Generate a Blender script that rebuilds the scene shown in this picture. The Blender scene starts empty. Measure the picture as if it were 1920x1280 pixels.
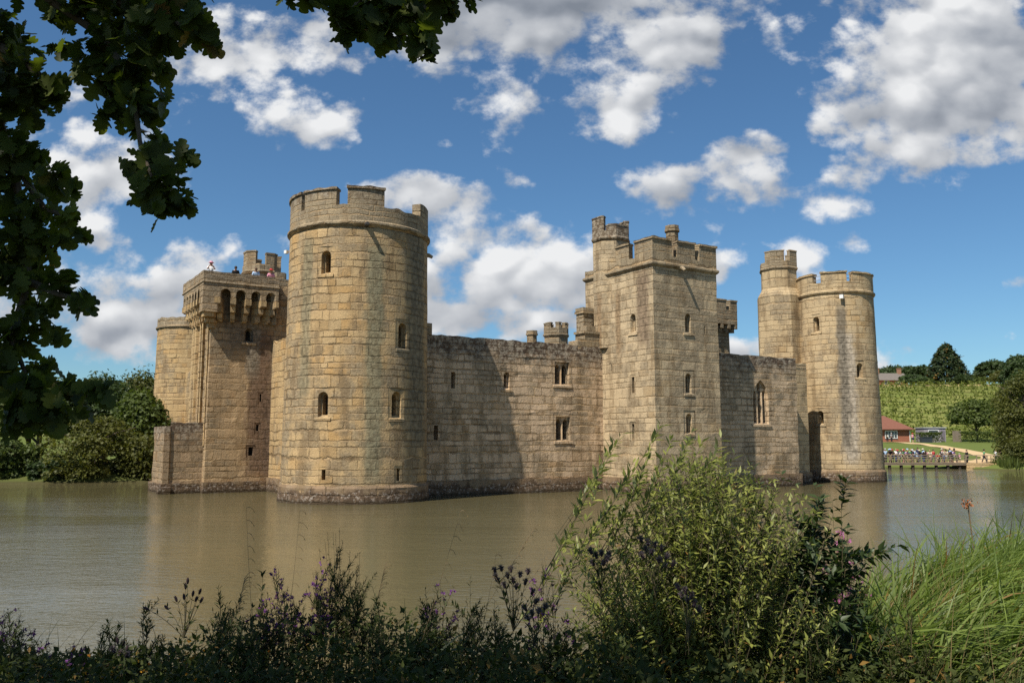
import bpy, bmesh, math, random
import numpy as np
from mathutils import Vector, Matrix, noise
from mathutils.geometry import tessellate_polygon

random.seed(7)
RNG = np.random.default_rng(11)
scene = bpy.context.scene
COL = scene.collection
R = math.radians

# ------------------------------------------------------------------ camera
PITCH = math.atan(186 / 1600)
EYE = 3.6                                   # height above the water
cam_data = bpy.data.cameras.new("camera")
cam_data.lens = 30.0
cam_data.sensor_width = 36.0
cam_data.clip_start = 0.05
cam_data.clip_end = 5000
cam = bpy.data.objects.new("camera", cam_data)
COL.objects.link(cam)
cam.location = (0, 0, EYE)
cam.rotation_euler = (R(90) + PITCH, 0, 0)
scene.camera = cam

# ------------------------------------------------------------------ sun, exposure
TRAVEL = Vector((1.91, 2.40, -4.20)).normalized()      # the way the sunlight goes
TO_SUN = -TRAVEL
sun_data = bpy.data.lights.new("sun", 'SUN')
sun_data.energy = 4.6
sun_data.angle = R(0.5)
sun_data.color = (1.0, 0.93, 0.82)
sun = bpy.data.objects.new("sun", sun_data)
COL.objects.link(sun)
sun.rotation_euler = TRAVEL.to_track_quat('-Z', 'Y').to_euler()
sun.location = (-30, -30, 60)

scene.view_settings.view_transform = 'Standard'
scene.view_settings.look = 'None'
scene.view_settings.exposure = 0.5
scene.view_settings.gamma = 1.0
scene.cycles.use_denoising = False
scene.cycles.use_adaptive_sampling = False
scene.cycles.sample_clamp_indirect = 4.0
scene.cycles.max_bounces = 8
scene.cycles.transparent_max_bounces = 8
scene.cycles.caustics_reflective = False
scene.cycles.caustics_refractive = False


# ------------------------------------------------------------------ node helper
class Nodes:
    def __init__(self, tree):
        self.t = tree
        self.n = tree.nodes
        self.l = tree.links

    def new(self, kind, **kw):
        nd = self.n.new(kind)
        for k, val in kw.items():
            setattr(nd, k, val)
        return nd

    def put(self, sock, val):
        if val is None:
            return
        if isinstance(val, bpy.types.NodeSocket):
            self.l.new(val, sock)
        else:
            sock.default_value = val

    def m(self, op, a, b=None, c=None, clamp=False):
        nd = self.new('ShaderNodeMath', operation=op, use_clamp=clamp)
        self.put(nd.inputs[0], a)
        self.put(nd.inputs[1], b)
        self.put(nd.inputs[2], c)
        return nd.outputs[0]

    def vm(self, op, a, b=None):
        nd = self.new('ShaderNodeVectorMath', operation=op)
        self.put(nd.inputs[0], a)
        self.put(nd.inputs[1], b)
        return nd.outputs['Value'] if op in ('LENGTH', 'DOT_PRODUCT', 'DISTANCE') else nd.outputs[0]

    def xyz(self, x, y, z=0.0):
        nd = self.new('ShaderNodeCombineXYZ')
        self.put(nd.inputs[0], x)
        self.put(nd.inputs[1], y)
        self.put(nd.inputs[2], z)
        return nd.outputs[0]

    def sep(self, v):
        nd = self.new('ShaderNodeSeparateXYZ')
        self.put(nd.inputs[0], v)
        return nd.outputs

    def noise(self, vec, scale, detail=3.0, rough=0.55, dim='3D', dist=0.0):
        nd = self.new('ShaderNodeTexNoise', noise_dimensions=dim)
        if dim == '1D':
            self.put(nd.inputs['W'], vec)
        else:
            self.put(nd.inputs['Vector'], vec)
        nd.inputs['Scale'].default_value = scale
        nd.inputs['Detail'].default_value = detail
        nd.inputs['Roughness'].default_value = rough
        nd.inputs['Distortion'].default_value = dist
        return nd.outputs[0]

    def step(self, x, lo, hi, to0=0.0, to1=1.0):
        nd = self.new('ShaderNodeMapRange', interpolation_type='SMOOTHSTEP')
        self.put(nd.inputs[0], x)
        self.put(nd.inputs[1], lo)
        self.put(nd.inputs[2], hi)
        self.put(nd.inputs[3], to0)
        self.put(nd.inputs[4], to1)
        return nd.outputs[0]

    def mix(self, fac, a, b, mode='MIX'):
        nd = self.new('ShaderNodeMix', data_type='RGBA', blend_type=mode)
        self.put(nd.inputs[0], fac)
        for i, c in ((6, a), (7, b)):
            if isinstance(c, (tuple, list)):
                nd.inputs[i].default_value = (c[0], c[1], c[2], 1)
            else:
                self.put(nd.inputs[i], c)
        return nd.outputs[2]

    def ramp(self, fac, stops, interp='LINEAR'):
        nd = self.new('ShaderNodeValToRGB')
        nd.color_ramp.interpolation = interp
        el = nd.color_ramp.elements
        while len(el) > 1:
            el.remove(el[0])
        el[0].position = stops[0][0]
        el[0].color = (*stops[0][1], 1)
        for p, c in stops[1:]:
            e = el.new(p)
            e.color = (*c, 1)
        self.put(nd.inputs[0], fac)
        return nd.outputs[0]

    def white(self, vec, dim='2D'):
        nd = self.new('ShaderNodeTexWhiteNoise', noise_dimensions=dim)
        if dim == '1D':
            self.put(nd.inputs['W'], vec)
        else:
            self.put(nd.inputs['Vector'], vec)
        return nd.outputs[0]


# ------------------------------------------------------------------ world: sky and clouds
SKY = 0.082
world = bpy.data.worlds.new("World")
scene.world = world
world.use_nodes = True
wt = Nodes(world.node_tree)
wt.n.clear()
sky = wt.new('ShaderNodeTexSky', sky_type='NISHITA', sun_disc=False)
sky.sun_elevation = math.asin(TO_SUN.z)
sky.sun_rotation = math.atan2(TO_SUN.x, TO_SUN.y)
sky.air_density = 1.0
sky.dust_density = 0.25
sky.ozone_density = 2.2
tc = wt.new('ShaderNodeTexCoord')
dx, dy, dz = wt.sep(tc.outputs['Generated'])
ysafe = wt.m('MAXIMUM', wt.m('ABSOLUTE', dy), 0.12)
ca = wt.m('DIVIDE', dx, ysafe)
ce = wt.m('DIVIDE', dz, ysafe)
cp = wt.xyz(ca, ce, wt.m('MULTIPLY', dy, 0.3))
# cloud banks: bearing, height, half width, half height (tangents), strength, greyness
BANKS = [
    (-0.315, 0.45, 0.08, 0.07, 1.3, 0.1), (-0.235, 0.49, 0.075, 0.055, 0.95, 0.15), (-0.232, 0.397, 0.048, 0.030, 0.85, 0.1),
    (0.00, 0.545, 0.20, 0.08, 1.6, 0.62), (0.16, 0.53, 0.16, 0.07, 1.4, 0.5), (0.02, 0.60, 0.3, 0.10, 1.1, 0.7),
    (-0.05, 0.425, 0.06, 0.055, 0.78, 0.1), (-0.02, 0.385, 0.04, 0.03, 0.6, 0.1),
    (0.145, 0.43, 0.055, 0.055, 0.85, 0.2), (0.20, 0.47, 0.09, 0.05, 0.85, 0.3), (0.28, 0.52, 0.07, 0.05, 0.6, 0.3),
    (0.56, 0.46, 0.13, 0.095, 2.0, 0.15), (0.51, 0.385, 0.12, 0.055, 1.6, 0.32), (0.43, 0.335, 0.05, 0.03, 0.95, 0.4),
    (0.40, 0.38, 0.035, 0.03, 0.65, 0.1), (0.62, 0.42, 0.09, 0.08, 1.4, 0.30), (0.60, 0.53, 0.1, 0.1, 1.6, 0.1),
    (0.245, 0.302, 0.09, 0.042, 1.3, 0.3), (0.295, 0.335, 0.05, 0.03, 1.2, 0.0), (0.19, 0.305, 0.04, 0.02, 0.7, 0.1), (0.375, 0.275, 0.045, 0.018, 0.8, 0.1),
    (0.27, 0.24, 0.03, 0.03, 0.6, 0.2), (0.008, 0.312, 0.026, 0.018, 0.75, 0.0),
    (-0.10, 0.285, 0.075, 0.03, 0.95, 0.2), (-0.10, 0.25, 0.05, 0.04, 0.8, 0.2), (-0.035, 0.265, 0.045, 0.02, 0.75, 0.1),
    (0.00, 0.205, 0.075, 0.055, 1.5, 0.15), (0.04, 0.235, 0.05, 0.04, 1.4, 0.0), (0.075, 0.19, 0.055, 0.04, 1.4, 0.1),
    (-0.07, 0.19, 0.05, 0.035, 1.0, 0.1), (-0.06, 0.145, 0.09, 0.035, 1.1, 0.55), (0.05, 0.13, 0.11, 0.035, 1.1, 0.5),
    (-0.48, 0.325, 0.06, 0.055, 1.0, 0.2), (-0.53, 0.37, 0.06, 0.05, 0.9, 0.1), (-0.50, 0.27, 0.05, 0.03, 0.8, 0.1),
    (-0.49, 0.205, 0.09, 0.045, 1.1, 0.2), (-0.41, 0.19, 0.05, 0.045, 1.05, 0.2), (-0.52, 0.15, 0.16, 0.04, 1.1, 0.5), (-0.43, 0.135, 0.09, 0.035, 1.1, 0.3),
    (-0.58, 0.22, 0.06, 0.06, 1.0, 0.2), (-0.30, 0.232, 0.035, 0.015, 0.6, 0.1),
    (0.335, 0.215, 0.028, 0.036, 0.9, 0.1), (0.435, 0.10, 0.035, 0.03, 1.0, 0.2), (0.58, 0.118, 0.035, 0.014, 0.85, 0.2),
    (0.515, 0.187, 0.02, 0.006, 0.65, 0.0), (0.41, 0.238, 0.018, 0.012, 0.6, 0.0), (0.60, 0.182, 0.02, 0.01, 0.65, 0.0),
    (0.24, 0.205, 0.022, 0.025, 0.85, 0.1), (0.285, 0.10, 0.035, 0.025, 0.95, 0.2), (0.16, 0.085, 0.2, 0.03, 0.9, 0.4),
]
field = None
grey = None
lift = None
for (bx, by, rx, ry, st, gr) in BANKS:
    q = wt.vm('MULTIPLY', wt.vm('SUBTRACT', wt.xyz(ca, ce, 0.0), (bx, by, 0)), (1 / rx, 1 / ry, 0))
    g = wt.m('MULTIPLY_ADD', wt.vm('DOT_PRODUCT', q, q), -0.42 * st, st)      # paraboloid, negative far away
    field = g if field is None else wt.m('SMOOTH_MAX', field, g, 0.25)
    if gr > 0.28:
        gg = wt.m('MULTIPLY', wt.m('MAXIMUM', g, 0.0), gr)
        grey = gg if grey is None else wt.m('MAXIMUM', grey, gg)
# behind and beside the view, scattered banks of the same weather
back = wt.m('MULTIPLY_ADD', wt.noise(tc.outputs['Generated'], 2.6, 2.0, 0.5), 4.2, -1.9)
front = wt.step(dy, 0.45, 0.62)
wide = wt.step(wt.m('ABSOLUTE', ca), 0.66, 0.95)
up_out = wt.step(ce, 0.60, 0.85)
outside = wt.m('MAXIMUM', wt.m('SUBTRACT', 1.0, front), wt.m('MAXIMUM', wide, up_out))
field = wt.m('ADD', wt.m('MULTIPLY', wt.m('MAXIMUM', field, -1.2), wt.m('SUBTRACT', 1.0, outside)), wt.m('MULTIPLY', back, outside))
stretch = wt.vm('MULTIPLY', cp, (1.0, 1.3, 1.0))
def billow(vec, scale):
    nd = wt.new('ShaderNodeTexVoronoi', feature='SMOOTH_F1')
    wt.put(nd.inputs['Vector'], vec)
    nd.inputs['Scale'].default_value = scale
    nd.inputs['Smoothness'].default_value = 0.35
    return nd.outputs['Distance']


warp = wt.noise(stretch, 14.0, 3.0, 0.6)
wob_ = wt.vm('ADD', stretch, wt.vm('MULTIPLY', wt.xyz(warp, wt.noise(wt.vm('ADD', stretch, (3.1, 1.7, 0.4)), 14.0, 3.0, 0.6), 0.0), (0.035, 0.035, 0.0)))
n1 = wt.noise(stretch, 8.5, 9.0, 0.62)
b1, b2 = billow(wob_, 17.0), billow(wob_, 41.0)
puff = wt.m('ADD', wt.m('MULTIPLY_ADD', b1, -0.62, 0.30), wt.m('MULTIPLY_ADD', b2, -0.34, 0.16))
soft = wt.noise(stretch, 8.0, 3.0, 0.5)
soft_up = wt.noise(wt.vm('ADD', stretch, (-0.010, 0.034, 0.0)), 8.0, 3.0, 0.5)
b_up = billow(wt.vm('ADD', wob_, (-0.004, 0.013, 0.0)), 17.0)
dens = wt.m('ADD', wt.m('MULTIPLY', field, 0.40), wt.m('MULTIPLY_ADD', n1, 1.75, -1.005))
dens = wt.m('ADD', dens, wt.m('MULTIPLY', puff, 0.55))
cover = wt.step(dens, 0.03, 0.34)
relief = wt.m('ADD', wt.m('MULTIPLY', wt.m('SUBTRACT', soft, soft_up), 1.3), wt.m('MULTIPLY', wt.m('SUBTRACT', b_up, b1), 0.75))   # tops catch the sun, undersides do not
crisp = wt.m('ADD', wt.m('MULTIPLY', wt.m('SUBTRACT', n1, soft), 0.55), wt.m('MULTIPLY', puff, 0.30))
bright = wt.m('ADD', wt.m('ADD', 0.86, relief), crisp)
bright = wt.m('SUBTRACT', bright, wt.m('MULTIPLY', grey, wt.m('MULTIPLY_ADD', soft, 0.5, 0.10)))
bright = wt.m('MINIMUM', wt.m('MAXIMUM', bright, 0.25), 1.0)
cloud_col = wt.ramp(bright, [(0.25, (0.22, 0.25, 0.30)), (0.5, (0.36, 0.39, 0.44)), (0.8, (0.62, 0.64, 0.67)), (1.0, (0.86, 0.87, 0.88))])
above = wt.step(dz, -0.01, 0.02)
cover = wt.m('MULTIPLY', cover, above)
cloud_lin = wt.vm('MULTIPLY', cloud_col, (1 / SKY * 0.70,) * 3)
sky_col = wt.vm('MULTIPLY', sky.outputs[0], (0.53, 0.76, 0.90))
bg = wt.new('ShaderNodeBackground')
wt.put(bg.inputs[0], wt.mix(cover, sky_col, cloud_lin))
bg.inputs[1].default_value = SKY
wo = wt.new('ShaderNodeOutputWorld')
wt.l.new(bg.outputs[0], wo.inputs[0])
world.cycles.sampling_method = 'MANUAL'
world.cycles.sample_map_resolution = 1024


# ------------------------------------------------------------------ object helpers
def link(o, parent=None):
    COL.objects.link(o)
    if parent is not None:
        o.parent = parent
    return o


def tag(o, label, cat, group=None, kind=None):
    if label:
        o['label'] = label
    if cat:
        o['category'] = cat
    if group:
        o['group'] = group
    if kind:
        o['kind'] = kind
    return o


def empty(name, loc=(0, 0, 0), rotz=0.0, parent=None):
    o = bpy.data.objects.new(name, None)
    o.empty_display_size = 0.5
    o.location = loc
    o.rotation_euler = (0, 0, rotz)
    return link(o, parent)


def build(name, bm, mats, parent=None, smooth=False):
    me = bpy.data.meshes.new(name)
    bm.to_mesh(me)
    bm.free()
    for mm in (mats if isinstance(mats, (list, tuple)) else [mats]):
        me.materials.append(mm)
    if smooth:
        me.polygons.foreach_set('use_smooth', [True] * len(me.polygons))
    return link(bpy.data.objects.new(name, me), parent)


def mesh_np(name, verts, faces, mat, parent=None, rnd=None, smooth=False):
    """verts (n,3), faces (m,k) of one size."""
    me = bpy.data.meshes.new(name)
    n, (mf, k) = len(verts), faces.shape
    me.vertices.add(n)
    me.vertices.foreach_set('co', np.ascontiguousarray(verts, dtype=np.float32).ravel())
    me.loops.add(mf * k)
    me.loops.foreach_set('vertex_index', np.ascontiguousarray(faces, dtype=np.int32).ravel())
    me.polygons.add(mf)
    me.polygons.foreach_set('loop_start', np.arange(0, mf * k, k, dtype=np.int32))
    me.polygons.foreach_set('loop_total', np.full(mf, k, dtype=np.int32))
    if smooth:
        me.polygons.foreach_set('use_smooth', np.ones(mf, dtype=bool))
    me.update(calc_edges=True)
    if rnd is not None:
        at = me.attributes.new('rnd', 'FLOAT', 'POINT')
        at.data.foreach_set('value', np.ascontiguousarray(rnd, dtype=np.float32))
    for mm in (mat if isinstance(mat, (list, tuple)) else [mat]):
        me.materials.append(mm)
    return link(bpy.data.objects.new(name, me), parent)


def uv_layer(bm):
    return bm.loops.layers.uv.get('UVMap') or bm.loops.layers.uv.new('UVMap')


def add_box(bm, cx, cy, cz, sx, sy, sz, rotz=0.0, mat=0):
    m = Matrix.Translation((cx, cy, cz)) @ Matrix.Rotation(rotz, 4, 'Z') @ Matrix.Diagonal((sx, sy, sz, 1))
    r = bmesh.ops.create_cube(bm, size=1.0, matrix=m)
    for f in {f for vv in r['verts'] for f in vv.link_faces}:
        f.material_index = mat
    return r['verts']


def add_tube(bm, pts, radii, seg=6):
    """a tapering round bar along the points"""
    rings = []
    pts = [Vector(p) for p in pts]
    for i, p in enumerate(pts):
        d = (pts[min(i + 1, len(pts) - 1)] - pts[max(i - 1, 0)]).normalized()
        a = d.cross(Vector((0.31, 0.17, 1.0)))
        if a.length < 1e-3:
            a = d.cross(Vector((1, 0, 0)))
        a.normalize()
        b = d.cross(a)
        r = radii[i] if isinstance(radii, (list, tuple)) else radii
        rings.append([bm.verts.new(p + (a * math.cos(2 * math.pi * k / seg) + b * math.sin(2 * math.pi * k / seg)) * r) for k in range(seg)])
    for i in range(len(rings) - 1):
        for k in range(seg):
            bm.faces.new((rings[i][k], rings[i][(k + 1) % seg], rings[i + 1][(k + 1) % seg], rings[i + 1][k]))
    bm.faces.new(rings[0][::-1])
    bm.faces.new(rings[-1])


# ------------------------------------------------------------------ materials
def material(name):
    m = bpy.data.materials.new(name)
    m.use_nodes = True
    nt = Nodes(m.node_tree)
    bsdf = m.node_tree.nodes['Principled BSDF']
    return m, nt, bsdf


def plain(name, col, rough=0.7, var=0.15, scale=6.0, spec=0.3):
    m, nt, b = material(name)
    g = nt.new('ShaderNodeNewGeometry')
    n = nt.noise(g.outputs['Position'], scale, 4.0)
    c = nt.mix(n, tuple(x * (1 - var) for x in col), tuple(min(1, x * (1 + var)) for x in col))
    nt.put(b.inputs['Base Color'], c)
    b.inputs['Roughness'].default_value = rough
    b.inputs['Specular IOR Level'].default_value = spec
    return m


def stone(name, pale, mid, warm, grey_amt=0.45, warm_amt=0.3, top=None, top_amt=0.8, streaks=(), h=0.50, w=0.82, wet=0.0, lime=0.0, ragged=1.0, dark=1.0, joint=1.0):
    """coursed ashlar: uneven courses, each block its own tone, weathered joints, lichen and streaks"""
    m, nt, b = material(name)
    uv = nt.new('ShaderNodeUVMap', uv_map='UVMap').outputs[0]
    pos = nt.new('ShaderNodeNewGeometry').outputs['Position']
    wob = nt.noise(uv, 0.9, 3.0)
    wob2 = nt.noise(nt.vm('ADD', uv, (31.3, 7.7, 0)), 1.1, 3.0)
    x, y, _ = nt.sep(uv)
    y1 = nt.m('ADD', nt.m('DIVIDE', y, h), nt.m('MULTIPLY', nt.noise(y, 0.75, 0.0, dim='1D'), 1.5))
    y1 = nt.m('ADD', y1, nt.m('MULTIPLY_ADD', wob, 0.5 * ragged, -0.25 * ragged))
    row = nt.m('FLOOR', y1)
    fy = nt.m('FRACT', y1)
    rr = nt.white(row, '1D')
    x1 = nt.m('MULTIPLY_ADD', rr, 37.0, nt.m('DIVIDE', x, nt.m('MULTIPLY_ADD', rr, w * 0.5, w * 0.72)))
    x1 = nt.m('ADD', x1, nt.m('MULTIPLY', nt.noise(nt.xyz(nt.m('MULTIPLY', x1, 0.9), nt.m('MULTIPLY', row, 5.3), 0), 1.0, 0.0, dim='2D'), 1.1))
    x1 = nt.m('ADD', x1, nt.m('MULTIPLY_ADD', wob2, 0.16 * ragged, -0.08 * ragged))
    colm = nt.m('FLOOR', x1)
    fx = nt.m('FRACT', x1)
    ex = nt.m('MULTIPLY', nt.m('MINIMUM', fx, nt.m('SUBTRACT', 1.0, fx)), w)
    ey = nt.m('MULTIPLY', nt.m('MINIMUM', fy, nt.m('SUBTRACT', 1.0, fy)), h)
    fine = nt.noise(pos, 8.0, 6.0, 0.68)
    rag = nt.m('MULTIPLY_ADD', fine, 0.16, -0.08)
    keepn = nt.noise(pos, 1.0, 4.0, 0.6)                                  # where the joints are open, tight or gone
    jw = nt.m('MULTIPLY_ADD', keepn, 0.24, -0.085)
    bh = nt.step(nt.m('ADD', ey, rag), nt.m('MULTIPLY', jw, 0.25), nt.m('ADD', jw, 0.025))
    bv = nt.step(nt.m('ADD', ex, rag), nt.m('MULTIPLY_ADD', jw, 0.25, -0.02), nt.m('ADD', jw, -0.005))
    bv = nt.m('MULTIPLY_ADD', bv, 0.9, 0.1)
    joint_shade = nt.m('MULTIPLY', nt.step(keepn, 0.53, 0.66), nt.step(nt.m('ADD', ey, rag), 0.0, 0.055, 1.0, 0.0))
    block = nt.m('MULTIPLY', bh, bv)
    br = nt.white(nt.xyz(colm, row, 0.0), '2D')
    br2 = nt.white(nt.xyz(nt.m('ADD', colm, 91.0), nt.m('ADD', row, 13.0), 0.0), '2D')
    big = nt.noise(pos, 0.22, 4.0, 0.6)
    med = nt.noise(pos, 1.1, 5.0, 0.65)
    col = nt.mix(br, pale, mid)
    wz = nt.step(nt.m('ADD', nt.m('MULTIPLY', br2, 0.4), nt.m('MULTIPLY', big, 1.0)), 0.88 - 0.45 * warm_amt, 1.18 - 0.45 * warm_amt)
    col = nt.mix(nt.m('MULTIPLY', wz, 0.75), col, warm)
    # single stones replaced or burnt darker
    col = nt.mix(nt.m('MULTIPLY', nt.step(br2, 0.86, 0.97), 0.45), col, tuple(q * 0.62 for q in mid))
    # grey lichen growing in blotches, block by block and across blocks
    big2 = nt.noise(nt.vm('MULTIPLY', pos, (1.0, 1.0, 0.55)), 0.42, 5.0, 0.65)
    lich = nt.step(nt.m('ADD', nt.m('MULTIPLY', med, 0.55), nt.m('ADD', nt.m('MULTIPLY', big2, 0.85), nt.m('MULTIPLY', br, 0.08))), 0.86 - 0.4 * grey_amt, 1.06 - 0.4 * grey_amt)
    greyc = nt.mix(nt.step(fine, 0.3, 0.7), (0.125, 0.108, 0.075), (0.36, 0.315, 0.225))
    col = nt.mix(nt.m('MULTIPLY', lich, 0.74), col, greyc)
    # brown weathering, running downwards
    run = nt.noise(nt.vm('MULTIPLY', pos, (1.0, 1.0, 0.16)), 1.3, 4.0, 0.6)
    col = nt.mix(nt.m('MULTIPLY', nt.step(nt.m('ADD', nt.m('MULTIPLY', run, 0.7), nt.m('MULTIPLY', med, 0.35)), 0.52, 0.66), 0.6), col, (0.185, 0.135, 0.075))
    # grain and pits
    grain = nt.noise(pos, 22.0, 5.0, 0.72)
    col = nt.mix(nt.m('MULTIPLY', nt.step(grain, 0.38, 0.60, 1.0, 0.0), 0.5), col, nt.mix(0.6, col, (0.05, 0.038, 0.022)))
    # joints: sand-coloured pointing in places, dark and washed out in others
    jn = nt.step(nt.noise(pos, 0.55, 3.0), 0.40, 0.55)
    jc = nt.mix(jn, (0.17, 0.125, 0.07), (0.50, 0.375, 0.215))
    col = nt.mix(nt.m('MULTIPLY', nt.m('SUBTRACT', 1.0, block), 0.72 * joint), col, jc)
    col = nt.mix(nt.m('MULTIPLY', joint_shade, 0.6 * joint * joint), col, (0.045, 0.030, 0.016))  # shadow in the open level joints, painted into the colour
    # tall streaks: damp below spouts, and shade painted under the gate parapet
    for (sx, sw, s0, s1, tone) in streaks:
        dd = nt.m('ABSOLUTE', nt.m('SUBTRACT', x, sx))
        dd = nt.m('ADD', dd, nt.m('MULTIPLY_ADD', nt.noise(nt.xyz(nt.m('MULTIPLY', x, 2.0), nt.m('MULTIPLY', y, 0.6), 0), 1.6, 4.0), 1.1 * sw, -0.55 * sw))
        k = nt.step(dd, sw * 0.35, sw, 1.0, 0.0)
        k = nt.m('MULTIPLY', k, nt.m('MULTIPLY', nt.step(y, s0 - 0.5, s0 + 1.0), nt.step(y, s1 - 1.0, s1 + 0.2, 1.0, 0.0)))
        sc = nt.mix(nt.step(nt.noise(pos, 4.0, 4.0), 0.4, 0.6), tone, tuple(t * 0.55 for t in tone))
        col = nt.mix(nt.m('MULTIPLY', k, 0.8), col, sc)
    if top is not None:          # black crust and white lichen on exposed tops
        k = nt.m('MULTIPLY', nt.step(nt.m('ADD', y, nt.m('MULTIPLY_ADD', med, 3.4, -1.7)), top - 1.3, top + 0.5), top_amt)
        crust = nt.mix(nt.step(nt.noise(pos, 3.2, 5.0, 0.7), 0.42, 0.60), (0.075, 0.055, 0.042), (0.30, 0.28, 0.23))
        col = nt.mix(k, col, crust)
    if wet > 0:                   # tide-stained footing
        k = nt.m('MULTIPLY', nt.step(nt.m('ADD', y, nt.m('MULTIPLY_ADD', med, 1.6, -0.8)), wet - 0.15, wet + 0.15, 1.0, 0.0), 0.92)
        wc = nt.mix(nt.step(nt.noise(pos, 2.4, 5.0, 0.75), 0.5, 0.62), (0.085, 0.062, 0.042), (0.17, 0.125, 0.085))
        wc = nt.mix(nt.m('MULTIPLY', nt.step(nt.noise(pos, 5.0, 4.0, 0.7), 0.52, 0.62), lime), wc, (0.42, 0.40, 0.36))
        wc = nt.mix(nt.step(y, 0.08, 0.35, 0.75, 0.0), wc, (0.03, 0.025, 0.015))
        col = nt.mix(k, col, wc)
    if dark != 1.0:
        col = nt.vm('MULTIPLY', col, (dark, dark, dark))
    col = nt.vm('MULTIPLY', col, (1.07, 0.99, 0.94))
    nt.put(b.inputs['Base Color'], col)
    b.inputs['Roughness'].default_value = 0.92
    b.inputs['Specular IOR Level'].default_value = 0.15
    ht = nt.m('ADD', nt.m('MULTIPLY', block, nt.m('MULTIPLY_ADD', br2, 0.45, 0.75)), nt.m('MULTIPLY', fine, 0.75))
    ht = nt.m('ADD', ht, nt.m('MULTIPLY', med, 0.35))
    bp = nt.new('ShaderNodeBump')
    bp.inputs['Strength'].default_value = 1.0
    bp.inputs['Distance'].default_value = 0.06 * (0.45 + 0.55 * joint)
    nt.put(bp.inputs['Height'], ht)
    nt.put(b.inputs['Normal'], bp.outputs[0])
    return m


def leaf_mat(name, dark, light, trans=0.35, gloss=0.35, clump=0.8, brown=0.0, back=None):
    """leaves: each leaf its own tone, whole clumps lighter or darker, light let through"""
    m, nt, b = material(name)
    at = nt.new('ShaderNodeAttribute', attribute_name='rnd').outputs['Fac']
    pos = nt.new('ShaderNodeNewGeometry')
    n = nt.noise(pos.outputs['Position'], clump, 2.0)
    f = nt.m('ADD', nt.m('MULTIPLY', at, 0.6), nt.m('MULTIPLY_ADD', n, 1.0, -0.3), clamp=True)
    c = nt.mix(f, dark, light)
    if brown > 0:
        c = nt.mix(nt.step(at, 1.0 - brown, 1.0 - brown * 0.5), c, (0.22, 0.13, 0.035))
    if back is not None:
        c = nt.mix(nt.m('MULTIPLY', pos.outputs['Backfacing'], 0.8), c, back)
    nt.put(b.inputs['Base Color'], c)
    b.inputs['Roughness'].default_value = 0.6 - 0.25 * gloss
    b.inputs['Specular IOR Level'].default_value = gloss
    tr = nt.new('ShaderNodeBsdfTranslucent')
    nt.put(tr.inputs[0], nt.vm('MULTIPLY', c, (1.5, 1.6, 0.7)))
    mx = nt.new('ShaderNodeMixShader')
    mx.inputs[0].default_value = trans
    nt.l.new(b.outputs[0], mx.inputs[1])
    nt.l.new(tr.outputs[0], mx.inputs[2])
    nt.l.new(mx.outputs[0], m.node_tree.nodes['Material Output'].inputs[0])
    return m


BARK = plain('bark', (0.10, 0.078, 0.055), 0.9, 0.45, 14.0)
STEM = plain('plant_stem', (0.085, 0.07, 0.035), 0.8, 0.3, 20.0)
DRYSTEM = plain('dry_stem', (0.16, 0.115, 0.06), 0.8, 0.3, 20.0)
VOID = plain('dark_opening', (0.012, 0.011, 0.010), 0.6, 0.3, 3.0)
SLATE = plain('roof_slate', (0.16, 0.14, 0.12), 0.8, 0.3, 3.0)
WHITE = plain('white_paint', (0.72, 0.72, 0.70), 0.5, 0.05)
METAL = plain('grey_metal', (0.30, 0.31, 0.33), 0.45, 0.1)
PALE, MID, WARM = (0.52, 0.395, 0.215), (0.44, 0.34, 0.19), (0.48, 0.31, 0.125)

# ------------------------------------------------------------------ the ground and the moat
MOAT = [(-40, 15), (-12, 10.6), (-4, 9.8), (0, 9.6), (2.6, 9.9), (4.5, 11.4), (7, 13.4), (11, 15.2), (18, 17), (30, 21), (60, 32), (84, 50), (90, 80), (84, 98),
        (70, 105.5), (60, 108), (57.5, 113.4), (47, 115.5), (35, 117), (10, 124), (-20, 132), (-48, 124), (-56, 108), (-45, 92), (-34, 81),
        (-31.5, 77.5), (-37, 74.6), (-46, 73.2), (-58, 70), (-66, 52), (-60, 24)]
MP = np.array(MOAT, float)


def moat_distance(x, y):
    """metres outside the water's edge (negative over water)"""
    x = np.asarray(x, float)
    y = np.asarray(y, float)
    best = np.full(x.shape, 1e9)
    inside = np.zeros(x.shape, bool)
    for i in range(len(MP)):
        a, b = MP[i], MP[(i + 1) % len(MP)]
        ab = b - a
        t = np.clip(((x - a[0]) * ab[0] + (y - a[1]) * ab[1]) / (ab @ ab), 0, 1)
        best = np.minimum(best, np.hypot(x - a[0] - t * ab[0], y - a[1] - t * ab[1]))
        crosses = ((a[1] > y) != (b[1] > y))
        with np.errstate(divide='ignore', invalid='ignore'):
            xi = a[0] + (y - a[1]) * ab[0] / (ab[1] if ab[1] != 0 else 1e-9)
        inside ^= crosses & (x < xi)
    return np.where(inside, -best, best)


def sstep(x, a, b):
    t = np.clip((x - a) / (b - a), 0, 1)
    return t * t * (3 - 2 * t)


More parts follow.
